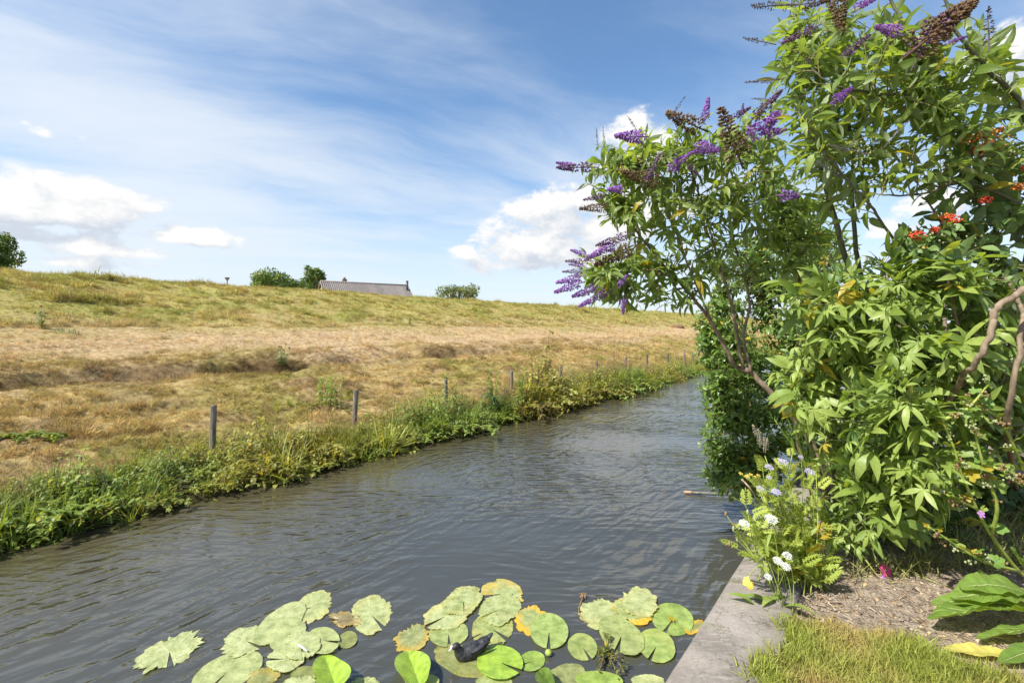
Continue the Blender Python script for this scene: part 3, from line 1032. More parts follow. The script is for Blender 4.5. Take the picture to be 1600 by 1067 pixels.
instancer('dike_grass', np.stack((x, y, dike_z(s, n)), 1), rots(len(s), 1.0) * np.stack((np.where(n < 13.2, .55, .2), np.where(n < 13.2, .55, .2), n * 0 + 1), 1), hs[:, None] * np.array((1, 1, 1)) * rng.uniform(0.8, 1.25, (len(s), 3)),
          ti, tint, [(t, [M['grass']]) for t in tufts], 'dry yellow and green grass growing all over the dike', 'grass')

# lawn at our feet
lt = [tuft(14, 1.0, 0.45, 0.05, 0.55, 30 + i) for i in range(4)]
cnt = 15000
lx = rng.uniform(0.3, 3.4, cnt)
ly = rng.uniform(1.2, 2.95, cnt)
ls, ln = to_sn(lx, ly)
keep = (ly < lawn_edge(lx) + 0.18 * (fbm(lx * 4, ly * 4, 7, 3) - 0.5)) & (ln < 0.60 - 0.30 * fbm(ls * 6, ls * 0, 13, 3) - 0.05 * rng.uniform(size=cnt))
lx, ly, ls, ln = lx[keep], ly[keep], ls[keep], ln[keep]
dry = np.clip((lx - 1.50) * 1.15 + (fbm(lx * 3, ly * 3, 19, 3) - 0.5) * 3.2 + (2.0 - ly) * 0.3, 0, 1)[:, None]
tint = (np.array((0.30, 0.34, 0.07)) * (1 - dry) + np.array((0.52, 0.38, 0.17)) * dry) * rng.uniform(0.75, 1.25, (len(lx), 1))
hh = rng.uniform(0.045, 0.105, len(lx))[:, None] * (1.1 - 0.5 * dry)
instancer('lawn_grass', np.stack((lx, ly, np.where(ln > 0.44, 0.368, garden_z(lx, ly))), 1), rots(len(lx), 0.25), np.repeat(hh, 3, 1), rng.integers(0, 4, len(lx)), tint,
          [(t, [M['grass']]) for t in lt], 'short patchy lawn grass beside the concrete edge', 'grass')

# chips, straw and crumbs on the soil
cnt = 15000
lx = rng.uniform(1.2, 4.6, cnt)
ly = rng.uniform(2.0, 4.4, cnt)
ls, ln = to_sn(lx, ly)
keep = (ly > lawn_edge(lx) - 0.25) & (ln < 0.45)
lx, ly = lx[keep], ly[keep]
bits = [box(1.3, 0.11, 0.06), box(0.5, 0.3, 0.12), tube([(-.9, 0, .05), (0, .08, .1), (.9, 0, .02)], 0.035, 3), leaf(1.0, 0.5, 3, 0.4, 0.9, 0.5), tube([(0, -.6, 0), (0.05, 0, 0.1), (0, .6, 0)], 0.03, 3)]
pal = np.array([(0.30, 0.21, 0.13), (0.44, 0.34, 0.23), (0.26, 0.21, 0.17), (0.42, 0.35, 0.26), (0.17, 0.12, 0.085), (0.50, 0.36, 0.20)])
sz = rng.uniform(0.010, 0.038, len(lx)) * rng.choice([1, 1, 1.7], len(lx))
instancer('soil_litter', np.stack((lx, ly, garden_z(lx, ly) + 0.004), 1), rots(len(lx), 0.35), np.repeat(sz[:, None], 3, 1), rng.integers(0, 5, len(lx)),
          pal[rng.integers(0, 6, len(lx))] * rng.uniform(0.8, 1.2, (len(lx), 1)), [(b, [M['litter']]) for b in bits], 'bark chips, straw and crumbs strewn on the soil', 'litter')


# ------------------------------------------------------------------ weeds for the far bank
def nettle(h=0.6, seed=0, pairs=8, ls=0.10):
    r = np.random.default_rng(seed)
    pts = [(r.normal(0, 0.02) * t, r.normal(0, 0.02) * t + 0.08 * t * t, h * t) for t in np.linspace(0, 1, 5)]
    parts = [tube(pts, np.linspace(0.006, 0.003, 5), 4).slot(1)]
    P = np.array(pts)
    for i in range(pairs):
        t = 0.15 + 0.85 * i / (pairs - 1)
        p = np.array([np.interp(t, np.linspace(0, 1, 5), P[:, j]) for j in range(3)])
        for sd in (0, math.pi):
            a = sd + i * math.pi / 2 + r.normal(0, 0.25)
            lf = leaf(ls * (1.25 - 0.6 * t) * r.uniform(0.8, 1.2), 0.5, 3, 0.25, 0.8, 0, 0.7)
            lf.lc[:, 2] = r.uniform()
            parts.append(lf.xf(rotz(a) @ rotx(r.uniform(-0.3, 0.5)), p))
    return merge(parts)


def bramble(n=5, L=0.5, seed=0, ls=0.07, drop=0.5):
    r = np.random.default_rng(seed)
    parts = []
    for c in range(n):
        a = r.uniform(0, 6.283)
        l = L * r.uniform(0.6, 1.2)
        pts = np.array([(l * t * math.cos(a), l * t * math.sin(a), 0.55 * l * (1.6 * t - 1.9 * drop * t * t * 1.4)) for t in np.linspace(0, 1, 6)])
        parts.append(tube(pts, np.linspace(0.004, 0.002, 6), 3).slot(1))
        for i in range(9):
            t = r.uniform(0.15, 1)
            p = np.array([np.interp(t, np.linspace(0, 1, 6), pts[:, j]) for j in range(3)])
            for da in (-0.9, 0, 0.9):
                lf = leaf(ls * r.uniform(0.7, 1.2), 0.62, 3, 0.2, r.uniform(0.2, 0.9), 0, 0.85)
                lf.lc[:, 2] = r.uniform()
                parts.append(lf.xf(rotz(r.uniform(0, 6.283) + da) @ rotx(r.uniform(-0.4, 0.5)), p + np.array((0, 0, 0.02))))
    return merge(parts)


def sedge(n=34, h=0.5, seed=0):
    t = tuft(n, h, 0.07, 0.014, 0.5, seed, 5)
    return t


def seedgrass(h=0.7, seed=0):
    r = np.random.default_rng(seed)
    parts = [tuft(14, h * 0.6, 0.06, 0.009, 0.35, seed, 4)]
    for i in range(6):
        a, b = r.uniform(0, 6.28), r.uniform(0.05, 0.3)
        tip = np.array((math.cos(a) * b * h, math.sin(a) * b * h, h * r.uniform(0.75, 1.05)))
        parts.append(tube([(0, 0, 0), tip * 0.55 + np.array((0, 0, 0.03)), tip], (0.0022, 0.0018, 0.001), 3).slot(1))
        for j in range(7):
            lf = leaf(0.05, 0.12, 2, 0.1, 0.3)
            parts.append(lf.xf(rotz(r.uniform(0, 6.28)) @ rotx(0.9), tip * (0.72 + 0.04 * j)).slot(1))
    return merge(parts)


wk = [nettle(0.55, 1), nettle(0.65, 2, 9), nettle(0.45, 3, 7, 0.12), bramble(6, 0.42, 4), bramble(5, 0.5, 5, 0.06), sedge(36, 0.5, 6), sedge(26, 0.42, 7), seedgrass(0.7, 8), bramble(6, 0.36, 9, 0.085, 0.8), nettle(0.40, 12, 8, 0.085)]
cnt = 8200
s = np.concatenate((0.3 + 17 * rng.uniform(size=4600) ** 1.1, 15 + 60 * rng.uniform(size=3600) ** 1.35))
u = rng.uniform(size=cnt)
wid = 0.85 + 1.35 * fbm(s * 0.45, s * 0 + 4.0, 111, 3)
n = 6.2 + wid * (u ** 0.9)
x, y = SN(s, n + (fbm(s * 0.9, s * 0 + 2.0, 81, 3) - 0.5) * 0.25)
z = dike_z(s, n)
grp = fbm(s * 0.8, n * 1.3, 121, 3)
ti = np.where(u < 0.22, rng.choice([3, 4, 6, 8, 9, 5], cnt), np.where(grp > 0.55, rng.choice([0, 1, 2, 9, 3], cnt), np.where(grp > 0.44, rng.choice([5, 6, 7, 3, 4, 8], cnt), rng.choice([2, 5, 7, 4, 6, 9], cnt))))
tall = np.exp(-((s - 11.8) / 2.8) ** 2) + 0.5 * np.exp(-((s - 17.5) / 2.5) ** 2)
sc = rng.uniform(0.55, 1.1, cnt) * np.where((rng.uniform(size=cnt) < 0.07) & (u < 0.6), 1.5, 1.0) * (1 + 0.75 * tall) * (0.62 + 0.75 * fbm(s * 0.6, n * 0.4, 131, 2)) * np.where(u > 0.5, 0.46, 0.86) * (0.6 + 0.75 * (fbm(s * 1.6, n * 1.5, 133, 2)))
warm = fbm(s * 0.55, n * 0.9, 141, 3)[:, None]
tint = np.where(warm > 0.58, np.array((1.15, 1.03, 0.80)), np.where(warm > 0.47, np.array((1.10, 1.10, 0.80)), np.array((0.82, 1.0, 0.72)))) * rng.uniform(0.7, 1.25, (cnt, 1))
instancer('bank_undergrowth', np.stack((x, y, z - 0.02), 1), rots(cnt, 0.18), np.repeat(sc[:, None], 3, 1), ti, tint,
          [(t, [M['weedi'], M['seed']]) for t in wk], 'tangle of nettles, grass and brambles along the far waterline', 'undergrowth')
# sparse weeds straying up the slope
cnt = 900
s = 1.0 + 30 * rng.uniform(size=cnt) ** 1.2
n = 7.3 + 2.6 * rng.uniform(size=cnt) ** 1.8
keep = fbm(s * 0.7, n * 0.9, 151, 3) > 0.5
s, n = s[keep], n[keep]
x, y = SN(s, n)
instancer('slope_weeds', np.stack((x, y, dike_z(s, n) - 0.02), 1), rots(len(s), 0.15), np.repeat(rng.uniform(0.3, 0.75, len(s))[:, None], 3, 1), rng.integers(0, 10, len(s)),
          np.array((1.0, 1.0, 0.8)) * rng.uniform(0.8, 1.2, (len(s), 1)), [(t, [M['weedi'], M['seed']]) for t in wk], 'scattered low green weeds on the lower slope of the dike', 'weeds')


def plant(name, loc, parts, label, cat, scale=1.0, rot=0.0):
    """one weed: an Empty with its named parts"""
    e = empty(name, loc, label, cat)
    e.scale = (scale,) * 3
    e.rotation_euler = (0, 0, rot)
    for pn, t, mats in parts:
        link(pn, mesh_of(t, pn, mats), e)
    return e


def split(t):
    """separate a two-slot template into its leaves and its stems"""
    out_ = []
    for sl in (0, 1):
        f = [q for q, m_ in zip(t.f, t.mi) if m_ == sl]
        if f:
            out_.append(T(t.v, f, t.lc))
        else:
            out_.append(None)
    return out_


def dock_plant(h, seed):
    r = np.random.default_rng(seed)
    leaves, stalk, seeds = [], [], []
    for c in range(4):
        a, b = r.uniform(0, 6.28), r.uniform(0.05, 0.22)
        tip = np.array((math.cos(a) * b, math.sin(a) * b, h * r.uniform(0.8, 1.05)))
        stalk.append(tube([(0, 0, 0), tip * 0.5, tip], (0.009, 0.007, 0.004), 5))
        for i in range(46):
            t = r.uniform(0.45, 1.0)
            lf = leaf(0.06 * r.uniform(0.7, 1.5), 0.5, 2, 0.2, 0.4)
            seeds.append(lf.xf(rotz(r.uniform(0, 6.28)) @ rotx(r.uniform(0, 1.1)), tip * t))
        for i in range(5):
            t = r.uniform(0.1, 0.6)
            lf = leaf(0.28 * r.uniform(0.7, 1.2), 0.3, 5, 0.25, 1.1, 0.3, 0.8, 0.15, seed=i)
            leaves.append(lf.xf(rotz(r.uniform(0, 6.28)) @ rotx(r.uniform(0.2, 0.9)), tip * t))
    return merge(leaves), merge(stalk), merge(seeds)


def place_dock(px, py, h, seed, label):
    p = hit(px, py)
    a, b, c = dock_plant(h, seed)
    plant('dock_plant', p - np.array((0, 0, 0.03)), [('leaf_rosette', a, M['dockdark']), ('stalk', b, M['greenstem']), ('seed_head', c, M['weed'])], label, 'plant')


place_dock(772, 648, 1.0, 3, 'tall dark green dock beside the fourth post on the far bank')
place_dock(814, 640, 1.05, 5, 'dark leaning dock close behind the fourth post, its top highest of the bank weeds')
r_ = bramble(13, 0.62, 77, 0.08, 0.75)
p = hit(826, 650)
a, b = split(r_)
plant('russet_bush', p + np.array((0.1, -0.25, 0.12)), [('leaves', a, M['russet']), ('stem', b, M['seed'])], 'low russet brown clump bulging out over the water', 'plant', 1.1)


def thistle(h=0.6, seed=0, heads=True):
    r = np.random.default_rng(seed)
    lv, st, hd = [], [], []
    for c in range(5):
        a, b = r.uniform(0, 6.28), r.uniform(0.05, 0.3) * h
        tip = np.array((math.cos(a) * b, math.sin(a) * b, h * r.uniform(0.65, 1.05)))
        st.append(tube([(0, 0, 0), tip * 0.5 + np.array((0, 0, 0.05 * h)), tip], (0.008, 0.006, 0.004), 4))
        hd.append(ball(0.022, 6, 5, (1, 1, 1.3), tip))
        for i in range(11):
            t = r.uniform(0.08, 0.92)
            lf = leaf(0.16 * h / 0.6 * r.uniform(0.6, 1.2), 0.28, 4, 0.3, 0.7, 0, 0.7, 0.5, seed=i)
            lv.append(lf.xf(rotz(r.uniform(0, 6.28)) @ rotx(r.uniform(0.0, 0.9)), tip * t))
    return merge(lv), merge(st), merge(hd)


for (px, py, h, sd, lab) in ((66, 514, 0.62, 1, 'lone grey green thistle standing high on the left of the dike'),
                             (640, 509, 0.55, 2, 'small pale thistle below the house roof on the dike'),
                             (442, 573, 0.6, 3, 'pale green thistle standing on the lip of the low scarp')):
    a, b, c = thistle(h, sd)
    plant('thistle', hit(px, py) - np.array((0, 0, 0.02)), [('leaves', a, M['thistle']), ('stem', b, M['greenstem']), ('flower_head', c, M['seed'])], lab, 'thistle')
t_ = merge([nettle(0.6, 40 + i, 9, 0.11).xf(np.eye(3), (0.14 * math.cos(i * 2.4) * (i ** .5) * .6, 0.14 * math.sin(i * 2.4) * (i ** .5) * .6, 0)) for i in range(11)])
a, b = split(t_)
plant('nettle_clump', hit(513, 634) - np.array((0, 0, 0.03)), [('leaves', a, M['weed']), ('stem', b, M['greenstem'])], 'bright green nettle clump on the slope left of the second fence post', 'nettles', 0.95)
t_ = merge([bramble(6, 0.3, 60 + i, 0.07, 0.6).xf(np.eye(3), (0.3 * i - 0.3, 0.1 * (i % 2), 0.02)) for i in range(3)])
a, b = split(t_)
plant('creeping_weed', hit(40, 690), [('leaves', a, M['weed']), ('stem', b, M['greenstem'])], 'green weed creeping over dry hay at the far left', 'plant', 0.9)
t_ = tuft(60, 0.3, 0.28, 0.02, 0.8, 5)
e = plant('grass_tussock', hit(104, 521), [('blades', t_, M['thistle'])], 'flat pale green tussock right of the lone thistle', 'tussock')

# brown heap of cut hay near the top right of the dike
r = np.random.default_rng(4)
hb = ball(0.5, 16, 8, (1.5, 0.8, 0.55))
hb.v += 0.12 * (r.uniform(size=hb.v.shape) - 0.5)
straw = [leaf(0.5, 0.05, 2, 0, 0.5).xf(rotz(r.uniform(0, 6.28)) @ rotx(r.uniform(-0.5, 0.6)), (r.normal(0, 0.45), r.normal(0, 0.22), r.uniform(0.0, 0.3))) for i in range(160)]
hp = hit(1057, 512)
plant('hay_heap', hp, [('core', hb, M['hay']), ('loose_straw', merge(straw), M['hay'])], 'dark brown heap of cut hay beneath the overhanging butterfly bush', 'hay heap')

# ------------------------------------------------------------------ fence posts
post_labels = [
    'nearest weathered fence post, standing in nettles at the left', 'second fence post from the left, leaning a little, right of the nettle clump',
    'third fence post from the left, alone before the tall docks', 'fourth fence post from the left, half hidden among the dark docks',
    'thin fence post just right of the dark docks', 'fence post rising from pale yellow grass right of the russet clump',
    'seventh fence post from the left, clear above green weeds', 'eighth fence post from the left, upright above the far bend of weeds',
    'ninth fence post from the left, buried deep in weeds', 'tenth fence post from the left, taller of the two close together',
    'short fence post close behind the tenth', 'farthest fence post, at the edge of the right hand foliage']
post_at = [(331, 0.92, 2.73), (553, 0.91, 4.98), (697, 0.89, 7.24), (795, 0.90, 9.5), (886, 0.86, 11.75), (931, 0.90, 13.9),
           (977, 0.92, 16.1), (1012, 0.94, 18.1), (1044, 0.86, 20.3), (1067, 0.98, 22.4), (1073, 0.80, 23.6), (1096, 0.9, 27.2)]
for i, ((px, zt, s0), lab) in enumerate(zip(post_at, post_labels)):
    n0 = 7.4
    x, y = SN(s0, n0)
    zb = float(dike_z(s0, n0)) - 0.35
    r = np.random.default_rng(200 + i)
    h = zt - zb
    rad = (0.040 if i < 4 else 0.042) * r.uniform(0.9, 1.1)
    zz = np.concatenate((np.linspace(0, h - 0.03, 9), [h - 0.012, h]))
    lean = np.array((r.normal(0, 0.012), r.normal(0, 0.012)))
    if i == 0:
        lean = np.array((0.035, 0.0))
    if i == 1:
        lean = np.array((0.045, 0.01))
    pts = np.stack((lean[0] * zz / h, lean[1] * zz / h, zz), 1)
    rr = rad * np.concatenate((np.linspace(1.05, 0.97, 9), [0.95, 0.80]))
    tb = tube(pts, rr, 12)
    for v in range(len(tb.v)):
        tb.v[v, :2] *= 1 + 0.03 * r.normal()
    tb.v[-12:, 2] += r.normal(0, 0.006, 12) + np.cos(np.arange(12) / 12 * 6.28) * 0.01
    e = link('fence_post', mesh_of(tb, 'fence_post', M['post']), None, (x, y, zb))
    tag(e, lab, 'fence post', 'wooden fence posts along the far bank')


# ------------------------------------------------------------------ far things behind the dike
def far_tree(name, px, top_py, d, wpx, crown_h, label, blobs, mat, seed, nleaf=5200, size=0.2):
    r = np.random.default_rng(seed)
    top = W(px, top_py, d)
    wid = wpx / F * d
    ground = 0.4
    base = np.array((top[0], top[1], ground))
    e = empty(name, base, label, 'tree')
    ctr = top - base - np.array((0, 0, crown_h / 2))
    tr = [tube(spline([(0, 0, -0.2), (0.1, 0, ctr[2] * 0.4), (0, 0.05, ctr[2]), (0.1, 0, ctr[2] + crown_h * 0.3)], 4), np.linspace(0.22, 0.05, 13), 8)]
    cs = []
    for b in range(blobs):
        c = ctr + np.array((r.normal(0, wid * 0.24), r.normal(0, wid * 0.24), r.uniform(-0.35, 0.33) * crown_h))
        c[0] = np.clip(c[0], -wid * 0.36, wid * 0.36)
        tr.append(tube(spline([(0, 0, ctr[2] * 0.6), (c + np.array((0, 0, ctr[2] * .6))) * 0.5, c], 3), np.linspace(0.09, 0.02, 7), 5))
        cs.append((c, wid * r.uniform(0.12, 0.2), crown_h * r.uniform(0.12, 0.2)))
    link('trunk', mesh_of(merge(tr), 'trunk', M['bark']), e)
    P, R = [], []
    for i in range(nleaf):
        c, a, b = cs[r.integers(len(cs))]
        v = norm(r.normal(size=3)) * (0.55 + 0.45 * r.uniform()) ** 0.5 * r.uniform(0.75, 1.08)
        p = c + v * np.array((a, a, b))
        P.append(p)
        R.append(frame(norm(r.normal(size=3) + v * 0.6 + np.array((0, 0, -0.3))), norm(v + np.array((0, 0, 0.6)))) * size * r.uniform(0.6, 1.3))
    P, R = np.array(P), np.array(R)
    P[:, 2] += min(0, (top - base)[2] - P[:, 2].max())
    me = batch_mesh(TL['oval'], r.integers(0, 3, nleaf), R, P, r.uniform(size=nleaf), 'crown', mat)
    link('crown', me, e)
    return e


far_tree('leafy_tree', -22, 354, 40, 88, 5.0, 'dark leafy tree cut by the left edge of the view', 16, M['tree'], 1, 5200, 0.26)
far_tree('round_tree', 409, 419, 45, 112, 3.4, 'wide low rounded tree right of the pole on the crest', 16, M['tree'], 2, 5200, 0.25)
far_tree('slim_tree', 491, 411, 55, 40, 4.6, 'slim upright tree at the left end of the house roof', 13, M['tree'], 3, 4200, 0.25)
far_tree('small_tree', 472, 442, 52, 16, 2.2, 'little shrubby tree top just left of the slim tree', 5, M['tree'], 8, 900, 0.22)
far_tree('loose_bush', 717, 443, 55, 66, 3.0, 'grey green loose tree top alone right of the house', 34, M['treegrey'], 4, 2600, 0.24)

# house
h0, h1 = W(501, 440, 52.0), W(637, 447, 57.6)
axis = norm((h1 - h0) * np.array((1, 1, 0)))
LEN = float(np.linalg.norm((h1 - h0)[:2]))
sidev = np.array((axis[1], -axis[0], 0))     # towards the canal
ridge_z = float((h0[2] + h1[2]) / 2)
hbase = np.array((h0[0], h0[1], 0.4))
house = empty('house', hbase, 'house beyond the crest, only its grey corrugated roof showing', 'house')
HM = np.stack((axis, sidev, np.array((0, 0, 1.0))), 1)
rise, run = 2.9, 3.3
RZ = ridge_z - 0.4
walls = merge([box(LEN - 0.5, 0.25, RZ - rise, (LEN / 2, sy * (run - 0.45), (RZ - rise) / 2)) for sy in (-1, 1)])
gabl = []
for gx in (0.25, LEN - 0.25):
    v = [(gx + dx_, yy, zz) for dx_ in (-0.1, 0.1) for (yy, zz) in ((-run + .45, 0), (run - .45, 0), (run - .45, RZ - rise), (0, RZ - 0.15), (-run + .45, RZ - rise))]
    gabl.append(T(v, [(0, 1, 2, 3, 4), (9, 8, 7, 6, 5)] + [(i, (i + 1) % 5, (i + 1) % 5 + 5, i + 5) for i in range(5)]))
link('wall', mesh_of(walls.xf(HM), 'wall', M['housewall'], False), house)
for g_ in gabl:
    link('gable', mesh_of(g_.xf(HM), 'gable', M['housewall'], False), house)
NP = 12
pw_ = LEN / NP
for sy in (-1, 1):
    for i in range(NP):
        vs, fs = [], []
        K = 4 * 8
        for j in range(K + 1):
            xx = i * pw_ + (pw_ - 0.004) * j / K
            bump_ = 0.15 * (0.5 + 0.5 * math.cos(2 * math.pi * j / 8)) + 0.004 * (i % 2)
            for (yy, zz) in ((0.0, RZ), (run * sy, RZ - rise)):
                vs.append((xx, yy, zz + bump_))
        for j in range(K):
            fs.append((2 * j, 2 * j + 1, 2 * j + 3, 2 * j + 2) if sy < 0 else (2 * j, 2 * j + 2, 2 * j + 3, 2 * j + 1))
        link('roof_sheet', mesh_of(T(vs, fs).xf(HM), 'roof_sheet', M['roof']), house)
link('ridge_cap', mesh_of(tube([(0, 0, RZ + 0.05), (LEN / 2, 0, RZ + 0.05), (LEN, 0, RZ + 0.05)], 0.11, 8).xf(HM), 'ridge_cap', M['roof']), house)
for gx in (-0.02, LEN + 0.02):
    link('verge_board', mesh_of(tube([(gx, run, RZ - rise + 0.02), (gx, 0, RZ + 0.03), (gx, -run, RZ - rise + 0.02)], 0.07, 4).xf(HM), 'verge_board', M['chimney']), house)
cx = LEN * 0.27
ch = link('chimney', mesh_of(box(0.45, 0.45, 1.6, (cx, -0.6, RZ - 0.35)).xf(HM), 'chimney', M['chimney'], False), house)
link('chimney_pot', mesh_of(tube([(cx, -0.6, RZ + 0.46), (cx, -0.6, RZ + 0.68)], (0.15, 0.12), 8).xf(HM), 'chimney_pot', M['chimney']), ch)
fl = link('flue_pipe', mesh_of(tube([(LEN * 0.965, 0.7, RZ - 1.2), (LEN * 0.965, 0.7, RZ - 0.2), (LEN * 0.965, 0.7, RZ + 0.45)], 0.13, 10).xf(HM), 'flue_pipe', M['flue']), house)
link('flue_cap', mesh_of(tube([(LEN * 0.965, 0.7, RZ + 0.47), (LEN * 0.965, 0.7, RZ + 0.55)], (0.19, 0.1), 10).xf(HM), 'flue_cap', M['flue']), fl)

# pole with a small box on the crest
pp = W(355, 434, 33.0)
ps, pn_ = to_sn(pp[0], pp[1])
pz = float(dike_z(ps, pn_))
e = empty('nest_box_pole', (pp[0], pp[1], pz), 'thin pole with a small box on top, standing on the crest', 'pole')
hh_ = pp[2] - pz
link('pole', mesh_of(tube([(0, 0, -0.3), (0.01, 0, hh_ * .5), (0, 0, hh_ - 0.12)], 0.045, 8), 'pole', M['post']), e)
bx = link('box', mesh_of(merge([box(0.17, 0.17, 0.12, (0, 0, hh_ - 0.08)), ]), 'box', M['pole'], False), e)
link('lid', mesh_of(box(0.26, 0.24, 0.03, (0, 0, hh_)), 'lid', M['pole'], False), bx)

# ------------------------------------------------------------------ pole lying in the water
pa, pb = on_plane(1071, 771, 0.0), on_plane(1190, 779, 0.0)
pa[2] = pb[2] = 0.02
e = empty('sunken_pole', pa, 'thin grey pole lying in the water from beneath the shrubs', 'pole')
dv = pb - pa
link('shaft', mesh_of(tube([(0, 0, 0), dv * 0.5 + np.array((0, 0, 0.006)), dv * 1.5], (0.013, 0.014, 0.015), 10), 'shaft', M['pole']), e)
u_ = norm(dv)
link('end_collar', mesh_of(tube([u_ * -0.02, u_ * 0.0, u_ * 0.06, u_ * 0.075], (0.014, 0.019, 0.018, 0.014), 10), 'end_collar', M['chip']), e)


# ------------------------------------------------------------------ shrubs on the garden side
def panicle(kind, seed):
    """a spike of small florets along +Y, one unit long"""
    r = np.random.default_rng(seed)
    n, rad, fs = {'purple': (210, 0.17, 0.060), 'mixed': (180, 0.15, 0.052), 'brown': (340, 0.19, 0.050), 'wisp': (80, 0.085, 0.036)}[kind]
    parts = [tube([(0, -0.25, 0), (0, 0.3, 0.0), (0.01, 0.75, 0.01), (0, 0.99, 0.0)], (0.016, 0.014, 0.009, 0.004), 5)]
    for i in range(n):
        t = r.uniform(0, 1) ** 0.9
        a = r.uniform(0, 6.283)
        whorl = round(t * 15) / 15 + r.normal(0, 0.012)
        rr = rad * (1 - whorl ** 1.5 * 0.82) * (0.55 + 0.5 * r.uniform())
        p = np.array((math.cos(a) * rr, whorl, math.sin(a) * rr))
        out_ = norm(np.array((math.cos(a), 0.35, math.sin(a))) + r.normal(0, 0.25, 3))
        s = fs * r.uniform(0.7, 1.25)
        Fm = frame(out_, r.normal(size=3))
        if kind in ('brown', 'wisp'):
            v = np.array([(0, -0.6, 0), (.4, 0, 0), (0, 0, .4), (-.4, 0, 0), (0, 0, -.4), (0, .8, 0)]) * s
            parts.append(T(v @ Fm.T + p, [(0, 2, 1), (0, 3, 2), (0, 4, 3), (0, 1, 4), (5, 1, 2), (5, 2, 3), (5, 3, 4), (5, 4, 1)]))
        else:
            v = np.array([(-.5, .25, -.17), (.5, .25, -.17), (.5, .3, .17), (-.5, .3, .17), (-.17, .3, -.5), (.17, .3, -.5), (.17, .25, .5), (-.17, .25, .5), (0, -.6, 0)]) * s
            parts.append(T(v @ Fm.T + p, [(0, 1, 2, 3), (4, 5, 6, 7), (8, 0, 1), (8, 2, 3)]))
    return merge(parts)


PAN = {}
for kind, mats in (('purple', [M['purple']]), ('mixed', [M['violet']]), ('brown', [M['deadspike']]), ('wisp', [M['wisp']])):
    PAN[kind] = [mesh_of(panicle(kind, 10 * i + len(kind)), 'flower_spike', mats, kind == 'brown') for i in range(3)]


def mat4(R, p):
    m_ = Matrix.Identity(4)
    for i in range(3):
        for j in range(3):
            m_[i][j] = R[i, j]
        m_[i][3] = p[i]
    return m_


def blob_tips(blobs, r, dens=1.0):
    out_ = []
    for (px, py, d, rx, ry, rd, cnt) in blobs:
        for _ in range(int(cnt * dens)):
            v = norm(r.normal(size=3)) * r.uniform(0.25, 1) ** 0.4
            out_.append(W(px + v[0] * rx, py - v[2] * ry, d + v[1] * rd))
    return out_


LEAFMESH = {}


